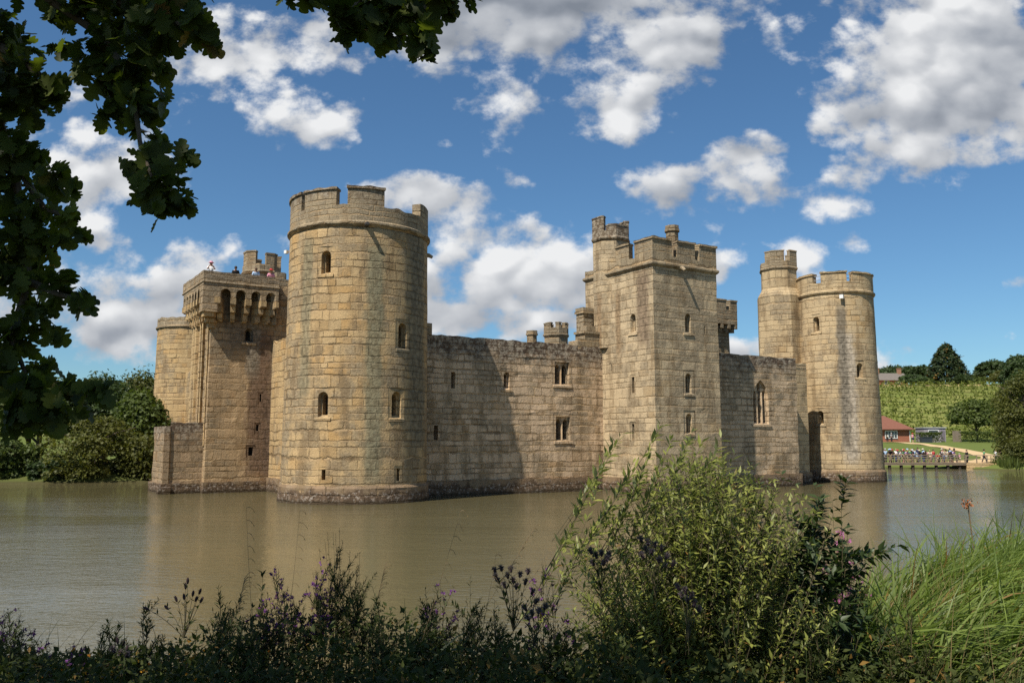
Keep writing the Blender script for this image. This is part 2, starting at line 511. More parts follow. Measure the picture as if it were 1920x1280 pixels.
def ground_z(x, y):
    x = np.asarray(x, float)
    y = np.asarray(y, float)
    d = moat_distance(x, y)
    near = 1 - sstep(y, 32, 52)
    left = sstep(-x, 20, 34) * (1 - near)
    rt = sstep(x, 1.6, 3.4)
    bank_near = 0.02 + 1.9 * ((1 - rt) * sstep(d, 0.0, 4.0) + rt * sstep(d, 0.0, 1.9))
    bank_left = 0.9 * sstep(d, 0, 3.0) + 5.0 * sstep(d, 12, 60)
    bank_far = 0.62 * sstep(d, 0, 1.0) + 2.75 * sstep(y, 112, 172)
    hill = 18.3 * sstep(y + 0.10 * (x - 90), 178, 284) * sstep(x, -10, 50) * (1 - 0.0 * near)
    far_z = bank_far + hill
    z = near * bank_near + (1 - near) * (left * bank_left + (1 - left) * far_z)
    z = z + 0.06 * np.sin(x * 0.9 + 1.3) * np.sin(y * 0.8) * (d > 0.6)
    return np.where(d < 0, np.maximum(-1.6, d * 0.7), z)


def gz(x, y):
    return float(ground_z(np.array([x]), np.array([y]))[0])


def axis(segs):
    out = []
    for a, b, s in segs:
        out += list(np.arange(a, b, s))
    out.append(segs[-1][1])
    return np.array(out)


gx = axis([(-1500, -300, 150), (-300, -70, 12), (-70, -16, 2.0), (-16, 22, 0.45), (22, 130, 2.2), (130, 330, 10), (330, 1500, 150)])
gy = axis([(-400, -30, 60), (-30, -4, 3), (-4, 24, 0.45), (24, 130, 1.9), (130, 300, 4), (300, 600, 30), (600, 3000, 300)])
GX, GY = np.meshgrid(gx, gy)
GZ = ground_z(GX, GY)
nx, ny = len(gx), len(gy)
idx = np.arange(nx * ny).reshape(ny, nx)
gf = np.stack([idx[:-1, :-1], idx[:-1, 1:], idx[1:, 1:], idx[1:, :-1]], -1).reshape(-1, 4)
m, nt, b = material('ground')
pos = nt.new('ShaderNodeNewGeometry').outputs['Position']
px_, py_, pz_ = nt.sep(pos)
nn = nt.noise(pos, 0.35, 5.0, 0.6)
nf = nt.noise(pos, 5.0, 4.0, 0.7)
soil = nt.mix(nf, (0.035, 0.028, 0.015), (0.075, 0.07, 0.025))
lawn = nt.mix(nn, (0.085, 0.125, 0.025), (0.13, 0.165, 0.04))
lawn = nt.mix(nt.m('MULTIPLY', nf, 0.35), lawn, (0.14, 0.13, 0.05))
slope = nt.mix(nt.step(nn, 0.35, 0.65), (0.125, 0.155, 0.035), (0.19, 0.19, 0.06))
crest = nt.mix(nf, (0.34, 0.25, 0.11), (0.42, 0.32, 0.16))
hillc = nt.mix(nt.step(nt.m('ADD', pz_, nt.m('MULTIPLY', nn, 1.2)), 20.3, 21.4), slope, crest)
lawn = nt.mix(nt.step(pz_, 3.8, 5.0), lawn, hillc)
gcol = nt.mix(nt.step(py_, 60, 90), soil, lawn)
gcol = nt.mix(nt.step(pz_, -0.1, 0.25, 1.0, 0.0), gcol, (0.05, 0.04, 0.022))
path_near = nt.step(nt.m('ADD', nt.m('ABSOLUTE', nt.m('SUBTRACT', px_, 4.1)), nt.m('ABSOLUTE', nt.m('SUBTRACT', py_, 5.85))), 0.4, 1.1, 1.0, 0.0)
gcol = nt.mix(nt.m('MULTIPLY', path_near, 0.8), gcol, (0.27, 0.19, 0.10))
nt.put(b.inputs['Base Color'], gcol)
b.inputs['Roughness'].default_value = 0.95
b.inputs['Specular IOR Level'].default_value = 0.1
bp = nt.new('ShaderNodeBump')
bp.inputs['Distance'].default_value = 0.05
nt.put(bp.inputs['Height'], nf)
nt.put(b.inputs['Normal'], bp.outputs[0])
g_ob = mesh_np('ground', np.stack([GX, GY, GZ], -1).reshape(-1, 3), gf, m, smooth=True)
tag(g_ob, None, None, kind='structure')

# water: one sheet, murky, ruffled by a light breeze
m, nt, b = material('moat_water')
pos = nt.new('ShaderNodeNewGeometry').outputs['Position']
murk = nt.mix(nt.noise(pos, 0.08, 3.0), (0.108, 0.092, 0.044), (0.130, 0.112, 0.055))
nt.put(b.inputs['Base Color'], murk)
b.inputs['Roughness'].default_value = 0.03
b.inputs['IOR'].default_value = 1.333
b.inputs['Specular IOR Level'].default_value = 0.5
rp = nt.vm('MULTIPLY', pos, (1.0, 1.7, 1.0))
w0 = nt.noise(nt.vm('MULTIPLY', pos, (0.55, 1.3, 1.0)), 0.8, 2.0, 0.5, dist=0.5)
w1 = nt.noise(rp, 2.4, 3.0, 0.6, dist=0.5)
w2 = nt.noise(nt.vm('ADD', rp, (9.0, 4.0, 0.0)), 7.0, 3.0, 0.6, dist=0.3)
calm = nt.step(nt.noise(nt.vm('MULTIPLY', pos, (0.6, 1.6, 1.0)), 0.07, 3.0), 0.36, 0.62, 0.45, 1.0)
ht = nt.m('MULTIPLY', nt.m('ADD', nt.m('ADD', nt.m('MULTIPLY', w0, 0.05), nt.m('MULTIPLY', w1, 0.055)), nt.m('MULTIPLY', w2, 0.020)), calm)
bp = nt.new('ShaderNodeBump')
bp.inputs['Strength'].default_value = 1.0
bp.inputs['Distance'].default_value = 0.55
nt.put(bp.inputs['Height'], ht)
nt.put(b.inputs['Normal'], bp.outputs[0])
bm = bmesh.new()
sheet = [bm.verts.new(p) for p in ((-90, 4, 0), (105, 4, 0), (105, 150, 0), (-90, 150, 0))]
bm.faces.new(sheet)
tag(build('water', bm, m), None, None, kind='structure')

# ------------------------------------------------------------------ the castle
# Built in its own plan: u runs along the long front towards the far tower, v into the castle, origin at the near corner tower.
castle = empty('castle', (-9.76, 53.58, 0), R(32.5))
tag(castle, 'ruined sandstone castle with round corner towers standing in the moat', 'castle')


class Path:
    """a plan outline with running length s; offsets are mitred"""
    def __init__(self, pts, closed=True, round_=False):
        self.p = [Vector((a, b_)) for a, b_ in pts]
        self.closed = closed
        self.round = round_
        n = len(self.p)
        q = self.p + ([self.p[0]] if closed else [])
        self.q = q
        self.s = [0.0]
        for i in range(len(q) - 1):
            self.s.append(self.s[-1] + (q[i + 1] - q[i]).length)
        self.L = self.s[-1]
        nrm = []
        for i in range(len(q) - 1):
            t = (q[i + 1] - q[i]).normalized()
            nrm.append(Vector((t.y, -t.x)))
        mit = []
        for i in range(len(q)):
            a = nrm[i - 1] if (i > 0) else (nrm[-1] if closed else nrm[0])
            c = nrm[i] if i < len(nrm) else (nrm[0] if closed else nrm[-1])
            mv = a + c
            mit.append(mv / max(0.3, mv.dot(a)))
        self.mit, self.nrm = mit, nrm

    def seg(self, s):
        for i in range(len(self.s) - 1):
            if s <= self.s[i + 1] + 1e-9:
                return i
        return len(self.s) - 2

    def at(self, s, off=0.0):
        if self.closed:
            s = s % self.L if (s < 0 or s > self.L) else s
        i = self.seg(s)
        f = (s - self.s[i]) / (self.s[i + 1] - self.s[i])
        p = self.q[i].lerp(self.q[i + 1], f)
        return p + self.mit[i].lerp(self.mit[i + 1], f) * off if off else p

    def cuts(self, s0, s1, step):
        base = [k for k in self.s if s0 + 1e-4 < k < s1 - 1e-4]
        if self.closed:
            base += [k + self.L for k in self.s if s0 + 1e-4 < k + self.L < s1 - 1e-4]
            base += [k - self.L for k in self.s if s0 + 1e-4 < k - self.L < s1 - 1e-4]
        base = sorted(set([s0, s1] + base))
        out = [base[0]]
        for a, b_ in zip(base, base[1:]):
            n = max(1, int(math.ceil((b_ - a) / step)))
            out += [a + (b_ - a) * k / n for k in range(1, n + 1)]
        res = [out[0]]
        for k in out[1:]:
            if k - res[-1] > 1e-4:
                res.append(k)
        return res


def circle(c, r, n=96, start=0.0):
    return Path([(c[0] + r * math.cos(start + 2 * math.pi * k / n), c[1] + r * math.sin(start + 2 * math.pi * k / n)) for k in range(n)], True, True)


def poly(c, r, n, start=0.0):
    return Path([(c[0] + r * math.cos(start + 2 * math.pi * k / n), c[1] + r * math.sin(start + 2 * math.pi * k / n)) for k in range(n)])


def skin(bm, P, z0, z1, holes=(), batter=0.0, rough=0.03, step=0.5, ragged_top=0.0, s_range=None, cap=True, seed=0.0):
    """the faced wall along a path, with openings left out"""
    uvl = uv_layer(bm)
    s0, s1 = s_range if s_range else (0.0, P.L)
    ss = P.cuts(s0, s1, step)
    zs = [z0 + (z1 - z0) * k / max(1, round((z1 - z0) / step)) for k in range(max(1, round((z1 - z0) / step)) + 1)]

    def put_in(arr, val, keep):
        near = [a for a in arr if abs(a - val) < 0.12 and a not in keep and a not in (arr[0], arr[-1])]
        for a in near:
            if not (P.round is False and arr is ss and any(abs(a - k) < 1e-6 for k in P.s)):
                arr.remove(a)
        if val not in arr:
            arr.append(val)
            arr.sort()
        keep.add(val)
    ks, kz = set(), set()
    for (hs, hw, ha, hb) in holes:
        for val in (hs - hw / 2, hs + hw / 2):
            put_in(ss, val, ks)
        for val in (ha, hb):
            if z0 < val < z1:
                put_in(zs, val, kz)
    whole = P.closed and abs((s1 - s0) - P.L) < 1e-6
    grid = []
    for i, s in enumerate(ss):
        colv = []
        for j, z in enumerate(zs):
            bo = batter * (1 - (z - z0) / (z1 - z0))
            pt = P.at(s, bo)
            hard = (s in ks) or (z in kz)
            q = Vector((pt.x, pt.y, z))
            if rough and not hard:
                nz = noise.noise(q * 1.1 + Vector((seed, 0, 0))) * rough + noise.noise(q * 0.35) * rough
                pt = P.at(s, bo + nz)
                q = Vector((pt.x, pt.y, z))
            if ragged_top and j == len(zs) - 1:
                q.z += (noise.noise(Vector((s * 1.15 + seed, 3.3, 0))) + 0.5 * noise.noise(Vector((s * 3.1 + seed, 9.3, 0)))) * ragged_top
            colv.append(bm.verts.new(q))
        grid.append(colv)
    nI = len(ss) - 1
    if whole:
        for vv in grid[-1]:
            bm.verts.remove(vv)
        grid[-1] = grid[0]
    for i in range(nI):
        for j in range(len(zs) - 1):
            sm, zm = (ss[i] + ss[i + 1]) / 2, (zs[j] + zs[j + 1]) / 2
            if any(abs(sm - hs) < hw / 2 and ha < zm < hb for (hs, hw, ha, hb) in holes):
                continue
            f = bm.faces.new((grid[i][j], grid[i + 1][j], grid[i + 1][j + 1], grid[i][j + 1]))
            f.smooth = P.round
            for lp, (a, c) in zip(f.loops, ((ss[i], zs[j]), (ss[i + 1], zs[j]), (ss[i + 1], zs[j + 1]), (ss[i], zs[j + 1]))):
                lp[uvl].uv = (a, c)
    if cap and whole:
        f = bm.faces.new([grid[i][-1] for i in range(nI)])
        for lp in f.loops:
            lp[uvl].uv = (lp.vert.co.x, lp.vert.co.y)
    return grid, ss


def prism(bm, P, s0, s1, out, inn, z0, z1, step=0.45, uoff=0.0, ends=True, bottom=True, jag=0.0):
    """a solid stretch of wall following the path between two offsets"""
    uvl = uv_layer(bm)
    ss = P.cuts(s0, s1, step)
    rows = []
    for s in ss:
        a, c = P.at(s, out), P.at(s, inn)
        t = z1 + (noise.noise(Vector((s * 1.7 + uoff, z1, 1.0))) * jag if jag else 0)
        rows.append([bm.verts.new((a.x, a.y, z0)), bm.verts.new((a.x, a.y, t)), bm.verts.new((c.x, c.y, t)), bm.verts.new((c.x, c.y, z0))])

    def face(vs, uvs):
        f = bm.faces.new(vs)
        for lp, q in zip(f.loops, uvs):
            lp[uvl].uv = q
    d = abs(out - inn)
    for i in range(len(ss) - 1):
        a, c = rows[i], rows[i + 1]
        u0, u1 = ss[i] + uoff, ss[i + 1] + uoff
        face((a[0], c[0], c[1], a[1]), ((u0, z0), (u1, z0), (u1, z1), (u0, z1)))
        face((a[1], c[1], c[2], a[2]), ((u0, z1), (u1, z1), (u1, z1 + d), (u0, z1 + d)))
        face((c[3], a[3], a[2], c[2]), ((u1, z0), (u0, z0), (u0, z1), (u1, z1)))
        if bottom:
            face((c[0], a[0], a[3], c[3]), ((u1, z0), (u0, z0), (u0, z0 - d), (u1, z0 - d)))
    if ends:
        a, c = rows[0], rows[-1]
        face((a[3], a[0], a[1], a[2]), ((0, z0), (d, z0), (d, z1), (0, z1)))
        face((c[0], c[3], c[2], c[1]), ((0, z0), (d, z0), (d, z1), (0, z1)))


def ring_course(bm, P, z, profile, s_range=None, step=0.5):
    """a moulding swept round the path; profile = (offset, dz) going up the outside"""
    uvl = uv_layer(bm)
    s0, s1 = s_range if s_range else (0, P.L)
    ss = P.cuts(s0, s1, step)
    rows = []
    for s in ss:
        r_ = []
        for (o_, dz_) in profile:
            p = P.at(s, o_ + noise.noise(Vector((s * 2.3, z, o_ * 9))) * 0.012)
            r_.append(bm.verts.new((p.x, p.y, z + dz_)))
        rows.append(r_)
    for i in range(len(ss) - 1):
        for k in range(len(profile) - 1):
            f = bm.faces.new((rows[i][k], rows[i + 1][k], rows[i + 1][k + 1], rows[i][k + 1]))
            for lp, q in zip(f.loops, ((ss[i], z + profile[k][1]), (ss[i + 1], z + profile[k][1]), (ss[i + 1], z + profile[k + 1][1] + .05), (ss[i], z + profile[k + 1][1] + .05))):
                lp[uvl].uv = q
    if s_range:
        bm.faces.new(rows[0][::-1])
        bm.faces.new(rows[-1])


def arch(w, z0, z1, kind):
    """outline of an opening, anticlockwise from the lower left"""
    h = w / 2
    if kind == 'flat':
        return [(-h, z0), (h, z0), (h, z1), (-h, z1)]
    pts = [(-h, z0), (h, z0)]
    if kind == 'round':
        for k in range(0, 9):
            a = math.pi * k / 8
            pts.append((h * math.cos(a), z1 - h + h * math.sin(a)))
    else:                                   # pointed
        rise = w * 0.86
        for k in range(0, 7):
            a = math.radians(60) * k / 6
            pts.append((-h + w * math.cos(a), z1 - rise + w * math.sin(a)))
        for k in range(5, -1, -1):
            a = math.radians(60) * k / 6
            pts.append((h - w * math.cos(a), z1 - rise + w * math.sin(a)))
    return pts


class Opening:
    def __init__(self, kind, s, z0, z1, w):
        self.kind, self.s, self.z0, self.z1, self.w = kind, s, z0, z1, w
        mg = {'slit': 0.16, 'loop': 0.12}.get(kind, 0.24)
        self.W = w + 2 * mg
        self.a, self.b = z0 - (0.12 if kind == 'slit' else 0.24), z1 + mg

    def hole(self):
        return (self.s, self.W, self.a, self.b)

    def make(self, P, parent, mat, out=0.0):
        bm = bmesh.new()
        uvl = uv_layer(bm)
        A, B = P.at(self.s - self.W / 2, out), P.at(self.s + self.W / 2, out)
        c = (A + B) / 2
        t = (B - A).normalized()
        nrm = Vector((t.y, -t.x))
        half = (B - A).length / 2

        def pt(x, z, d):
            p = c + t * x - nrm * d
            return Vector((p.x, p.y, z))

        def sheet(outer, inners, d, mi=0):
            polys = [[Vector((x, z, 0)) for x, z in outer]] + [[Vector((x, z, 0)) for x, z in q] for q in inners]
            flat = [q for pl in polys for q in pl]
            vv = [bm.verts.new(pt(q.x, q.y, d)) for q in flat]
            for tri in tessellate_polygon(polys):
                f = bm.faces.new([vv[i] for i in tri])
                f.normal_update()
                if f.normal.dot(Vector((nrm.x, nrm.y, 0))) < 0:
                    f.normal_flip()
                f.material_index = mi
                for lp in f.loops:
                    k = vv.index(lp.vert)
                    lp[uvl].uv = (self.s + flat[k].x, flat[k].y)

        def sides(o1, d1, o2, d2, mi=0):
            n = len(o1)
            a = [bm.verts.new(pt(x, z, d1)) for x, z in o1]
            e = [bm.verts.new(pt(x, z, d2)) for x, z in o2]
            for k in range(n):
                f = bm.faces.new((a[k], a[(k + 1) % n], e[(k + 1) % n], e[k]))
                f.material_index = mi
                f.normal_update()
                q = [o1[k], o1[(k + 1) % n]]
                for lp, uvq in zip(f.loops, ((q[0][0], q[0][1]), (q[1][0], q[1][1]), (q[1][0] + abs(d2 - d1) * .3, q[1][1] + .1), (q[0][0] + abs(d2 - d1) * .3, q[0][1] + .1))):
                    lp[uvl].uv = (self.s + uvq[0], uvq[1])
        rect = [(-half, self.a), (half, self.a), (half, self.b), (-half, self.b)]
        w, z0, z1, kd = self.w, self.z0, self.z1, self.kind
        if kd in ('slit', 'loop'):
            o_ = arch(w, z0, z1, 'flat')
            sheet(rect, [o_], 0.015)
            sides(o_, 0.015, o_, 0.55)
            sheet(o_, [], 0.55, 1)
        elif kd == 'lancet':
            o_ = arch(w, z0, z1, 'round')
            o2 = arch(w * 0.86, z0 + 0.10, z1 - 0.05, 'round')
            sl = arch(w * 0.54, z0 + 0.14, z1 - 0.14, 'round')
            sheet(rect, [o_], 0.015)
            sides(o_, 0.015, o2, 0.30)
            sheet(o2, [sl], 0.30)
            sides(sl, 0.30, sl, 0.75)
            sheet(sl, [], 0.75, 1)
        elif kd in ('double', 'triple'):
            big_ = arch(w, z0, z1, 'flat' if kd == 'double' else 'pointed')
            sheet(rect, [big_], 0.015)
            in_ = arch(w * 0.94, z0 + 0.05, z1 - 0.04, 'flat' if kd == 'double' else 'pointed')
            sides(big_, 0.015, in_, 0.22)
            n = 2 if kd == 'double' else 3
            lw = w * 0.94 / n
            lights = []
            for k in range(n):
                xc = -w * 0.47 + lw * (k + 0.5)
                tall = z1 - 0.16 if kd == 'double' else (z1 - 0.22 if k == 1 else z1 - 0.78)
                lights.append([(xc + x, z) for x, z in arch(lw * 0.66, z0 + 0.10, tall, 'pointed')])
            sheet(in_, lights, 0.22)
            for l_ in lights:
                sides(l_, 0.22, l_, 0.62)
                sheet(l_, [], 0.62, 1)
            for k in range(1, n):            # shafts standing proud of the mullions
                xc = -w * 0.47 + lw * k
                p0, p1 = pt(xc, z0 + 0.05, 0.20), pt(xc, z1 - (0.3 if kd == 'double' else 0.95), 0.20)
                add_tube(bm, [p0, p1], 0.075, 6)
        if kd in ('lancet', 'double', 'triple'):     # worn sill
            for (x0, x1, d0, d1) in ((-half + 0.04, half - 0.04, -0.07, 0.10),):
                vv = [bm.verts.new(pt(x, z, d)) for x, z, d in ((x0, z0 - 0.20, d0), (x1, z0 - 0.20, d0), (x1, z0 - 0.05, d0), (x0, z0 - 0.05, d0), (x0, z0 + 0.03, d1), (x1, z0 + 0.03, d1), (x0, z0 - 0.20, d1), (x1, z0 - 0.20, d1))]
                for q in ((0, 1, 2, 3), (3, 2, 5, 4), (1, 0, 6, 7), (0, 3, 4, 6), (1, 7, 5, 2)):
                    f = bm.faces.new([vv[k] for k in q])
                    for lp in f.loops:
                        lp[uvl].uv = (self.s + lp.vert.co.x, lp.vert.co.z)
        return build('window', bm, [mat, VOID], parent)


def circ_s(P, deg):
    return (math.radians(deg) % (2 * math.pi)) * P.L / (2 * math.pi)


# the stones
ST_NEAR = stone('stone_near_tower', PALE, MID, WARM, 0.52, 0.42, streaks=((circ_s(circle((0, 0), 4.4), -104), 0.75, 1.0, 15.5, (0.23, 0.23, 0.155)), (circ_s(circle((0, 0), 4.4), -62), 1.3, 3.0, 17.0, (0.21, 0.195, 0.14)), (circ_s(circle((0, 0), 4.4), -160), 0.6, 6.0, 16.0, (0.25, 0.23, 0.15))))
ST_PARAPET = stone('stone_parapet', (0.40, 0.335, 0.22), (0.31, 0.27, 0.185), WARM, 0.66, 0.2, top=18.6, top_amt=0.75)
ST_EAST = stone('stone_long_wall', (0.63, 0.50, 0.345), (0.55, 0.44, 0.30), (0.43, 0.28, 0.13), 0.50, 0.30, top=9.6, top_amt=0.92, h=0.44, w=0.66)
ST_SQUARE = stone('stone_square_tower', (0.545, 0.46, 0.305), (0.485, 0.41, 0.275), (0.45, 0.31, 0.14), 0.56, 0.20, streaks=((6.6, 0.9, 10.0, 16.0, (0.22, 0.17, 0.12)), (3.85, 0.4, 9.5, 15.0, (0.3, 0.22, 0.13))), w=0.9, ragged=0.7, joint=0.5)
ST_CHAPEL = stone('stone_chapel', (0.60, 0.485, 0.335), (0.52, 0.425, 0.29), (0.42, 0.27, 0.12), 0.48, 0.25, top=9.7, top_amt=0.95, h=0.42, w=0.62)
ST_FAR = stone('stone_far_tower', (0.51, 0.42, 0.26), (0.455, 0.375, 0.235), (0.46, 0.315, 0.14), 0.40, 0.22, streaks=((circ_s(circle((46.83, -.48), 3.4), -135), 0.95, 1.5, 13.5, (0.46, 0.43, 0.36)), (circ_s(circle((46.83, -.48), 3.4), -141), 0.6, 2.5, 16.0, (0.16, 0.15, 0.12))), ragged=0.7, joint=0.6)
ST_POSTERN = stone('stone_postern', (0.44, 0.335, 0.205), (0.345, 0.265, 0.165), (0.44, 0.26, 0.10), 0.42, 0.5, streaks=((0.0, 0.01, 0, 1, (0.1, 0.1, 0.1)),), w=0.7, h=0.46)
ST_WESTERN = stone('stone_distant_tower', (0.50, 0.385, 0.205), (0.43, 0.33, 0.185), WARM, 0.36, 0.45)
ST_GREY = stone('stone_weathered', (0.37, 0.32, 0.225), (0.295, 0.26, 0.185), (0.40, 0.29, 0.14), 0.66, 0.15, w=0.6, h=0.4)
ST_FOOT = stone('stone_footing', (0.27, 0.205, 0.135), (0.19, 0.145, 0.095), (0.24, 0.15, 0.085), 0.30, 0.3, wet=0.72, lime=0.62, w=0.9, h=0.5, ragged=1.4)
ST_PIER = stone('stone_pier', (0.38, 0.29, 0.185), (0.29, 0.225, 0.145), (0.36, 0.235, 0.11), 0.5, 0.35, top=4.2, top_amt=0.85, w=0.7, h=0.44)

DRIP = [(0.0, -0.20), (0.09, -0.13), (0.17, -0.02), (0.17, 0.10), (0.0, 0.22)]


def round_tower(name, c, r, z_string, z_wall, merlons, crenel, opens, mat, mat_top, batter=0.08, foot=0.12, zt=1.05):
    P = circle(c, r)
    ops = [Opening(k, circ_s(P, d), a, b_, w) for (k, d, a, b_, w) in opens]
    bm = bmesh.new()
    skin(bm, P, zt - 0.2, z_string, [o.hole() for o in ops], batter=batter, rough=0.028, step=0.42)
    body = build(name, bm, mat, castle)
    for o in ops:
        zf = 1 - (((o.a + o.b) / 2) - zt + 0.2) / (z_string - zt + 0.2)
        o.make(P, body, mat, batter * zf)
    bm = bmesh.new()
    Pf = circle(c, r + batter)
    skin(bm, Pf, -1.7, zt - 0.16, batter=0.16, rough=0.04, step=0.4, cap=False, seed=3)
    for vv in bm.verts:                      # footing stands out, its top slopes back to the wall
        d = Vector((vv.co.x - c[0], vv.co.y - c[1], 0)).normalized()
        vv.co += d * foot
    ring_course(bm, Pf, zt - 0.16, [(foot - 0.005, 0.0), (foot - 0.02, 0.02), (-0.06, 0.24)])
    build('footing', bm, ST_FOOT, body)
    bm = bmesh.new()
    ring_course(bm, P, z_string, DRIP)
    build('string_course', bm, mat_top, body)
    bm = bmesh.new()
    uo = random.random() * 9
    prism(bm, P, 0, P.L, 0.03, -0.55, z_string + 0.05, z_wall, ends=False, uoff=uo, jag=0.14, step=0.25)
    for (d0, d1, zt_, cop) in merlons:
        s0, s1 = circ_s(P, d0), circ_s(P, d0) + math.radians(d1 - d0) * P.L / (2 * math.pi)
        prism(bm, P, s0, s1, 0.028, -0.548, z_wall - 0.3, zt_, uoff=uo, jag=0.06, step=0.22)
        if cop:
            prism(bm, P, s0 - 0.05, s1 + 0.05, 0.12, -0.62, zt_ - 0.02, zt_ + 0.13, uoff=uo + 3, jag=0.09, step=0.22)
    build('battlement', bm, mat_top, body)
    return body, P


# near corner tower
F = -112.2
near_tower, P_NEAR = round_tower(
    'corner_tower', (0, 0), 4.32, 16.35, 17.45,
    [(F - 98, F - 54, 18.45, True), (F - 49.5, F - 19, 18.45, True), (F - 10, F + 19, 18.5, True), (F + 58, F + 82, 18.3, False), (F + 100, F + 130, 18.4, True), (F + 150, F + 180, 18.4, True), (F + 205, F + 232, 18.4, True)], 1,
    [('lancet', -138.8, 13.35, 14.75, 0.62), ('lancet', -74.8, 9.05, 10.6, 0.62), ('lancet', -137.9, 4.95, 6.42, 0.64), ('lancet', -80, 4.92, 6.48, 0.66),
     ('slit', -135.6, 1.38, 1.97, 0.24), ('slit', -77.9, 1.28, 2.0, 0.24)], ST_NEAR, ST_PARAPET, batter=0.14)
near_tower['label'] = 'nearest and largest round corner tower, sunlit'
# far corner tower with its stair turret
NF = -143.45
far_tower, P_FAR = round_tower(
    'corner_tower', (46.83, -0.48), 3.32, 16.8, 17.75,
    [(NF - 92, NF - 33, 18.5, True), (NF - 19.5, NF + 18.6, 18.55, True), (NF + 28, NF + 84, 18.5, True), (NF + 100, NF + 140, 18.5, True), (NF + 155, NF + 200, 18.5, True)], 1,
    [('lancet', -173.4, 13.3, 14.7, 0.6), ('lancet', -171.5, 5.0, 6.25, 0.6), ('lancet', -110.7, 9.1, 10.4, 0.6)], ST_FAR, ST_FAR, batter=0.24)
far_tower['label'] = 'round corner tower at the far end of the long front'
# safety rails across the gaps between the merlons
for a0, a1 in ((NF - 33, NF - 19.5), (NF + 18.6, NF + 28)):
    for z in (18.05, 18.4):
        p0, p1 = P_FAR.at(circ_s(P_FAR, a0), -0.25), P_FAR.at(circ_s(P_FAR, a1), -0.25)
        bm = bmesh.new()
        add_tube(bm, [(p0.x, p0.y, z), (p1.x, p1.y, z)], 0.03, 6)
        build('rail', bm, METAL, far_tower)
# distant corner tower
dist_tower, P_DIST = round_tower('corner_tower', (0, 46), 3.9, 15.5, 16.5, [], 0, [], ST_WESTERN, ST_GREY, batter=0.15)
dist_tower['label'] = 'round corner tower half hidden behind the gate tower'


def turret(name, c, r, n, start, zb, zs, zw, merl, mat, mat_top, parent=None, opens=(), label=None):
    P = poly(c, r, n, start)
    ops = [Opening(k, s, a, b_, w) for (k, s, a, b_, w) in opens]
    bm = bmesh.new()
    skin(bm, P, zb, zs, [o.hole() for o in ops], rough=0.02, step=0.45)
    body = build(name, bm, mat, parent or castle)
    for o in ops:
        o.make(P, body, mat)
    bm = bmesh.new()
    ring_course(bm, P, zs, [(0, -0.18), (0.08, -0.1), (0.13, 0.0), (0.13, 0.08), (0.06, 0.16)])
    uo = random.random() * 9
    prism(bm, P, 0, P.L, 0.06, -0.30, zs + 0.05, zw, ends=False, uoff=uo, jag=.08, step=.2)
    for (f0, f1, z) in merl:
        prism(bm, P, f0 * P.L, f1 * P.L, 0.062, -0.302, zw - 0.1, z, uoff=uo, jag=0.1, step=.2)
        prism(bm, P, f0 * P.L - 0.03, f1 * P.L + 0.03, 0.10, -0.34, z - 0.04, z + 0.07, uoff=uo + 2)
    build('battlement', bm, mat_top, body)
    return body


t_low = poly((43.6, 3.2), 2.13, 8, R(22.5))
low = bmesh.new()
lo_ops = [Opening('slit', t_low.s[4] + 0.75, 12.9, 13.6, 0.16), Opening('slit', t_low.s[5] + 0.4, 10.9, 11.5, 0.16)]
skin(low, t_low, -1.7, 17.0, rough=0.02, step=0.5)
stair = build('stair_turret', low, ST_FAR, castle)
bm = bmesh.new()
ring_course(bm, t_low, 17.0, [(0.0, 0.0), (-0.02, 0.05), (-0.42, 0.75)])
build('sloped_cap', bm, ST_FAR, stair)
turret('turret_top', (43.6, 3.2), 1.69, 8, R(22.5), 17.0, 19.6, 20.25, [(0.05, 0.18, 21.2), (0.42, 0.60, 21.2), (0.66, 0.80, 21.25), (0.86, 0.96, 21.2)], ST_FAR, ST_GREY, stair)


def curtain(name, P, z0, z1, opens, mat, ragged=0.16, depth=2.0, foot=True, foot_z=1.0):
    ops = [Opening(*o) for o in opens]
    bm = bmesh.new()
    grid, ss = skin(bm, P, z0, z1, [o.hole() for o in ops], rough=0.045, step=0.4, ragged_top=ragged, cap=False)
    uvl = uv_layer(bm)
    back = []
    for i, s in enumerate(ss):
        p = P.at(s, -depth)
        back.append((bm.verts.new((p.x, p.y, grid[i][-1].co.z - 0.05)), bm.verts.new((p.x, p.y, z0))))
    for i in range(len(ss) - 1):
        for q, zz in (((grid[i][-1], grid[i + 1][-1], back[i + 1][0], back[i][0]), 0), ((back[i][0], back[i + 1][0], back[i + 1][1], back[i][1]), 1)):
            f = bm.faces.new(q)
            for lp in f.loops:
                lp[uvl].uv = (ss[i], lp.vert.co.z + (lp.vert.co - q[0].co).length * 0.4)
    for i, flip in ((0, False), (-1, True)):
        q = [grid[i][0], grid[i][-1], back[i][0], back[i][1]]
        colq = grid[i][:] + [back[i][0], back[i][1]]
        f = bm.faces.new(colq[::-1] if flip else colq)
        f.normal_update()
        for lp in f.loops:
            lp[uvl].uv = ((lp.vert.co - grid[i][0].co).xy.length, lp.vert.co.z)
    bmesh.ops.recalc_face_normals(bm, faces=bm.faces)
    body = build(name, bm, mat, castle)
    for o in ops:
        o.make(P, body, mat)
    if foot:
        bm = bmesh.new()
        prism(bm, P, 0.0, P.L, 0.16, -0.3, -1.7, foot_z, jag=0.10, step=0.35)
        build('footing', bm, ST_FOOT, body)
    return body


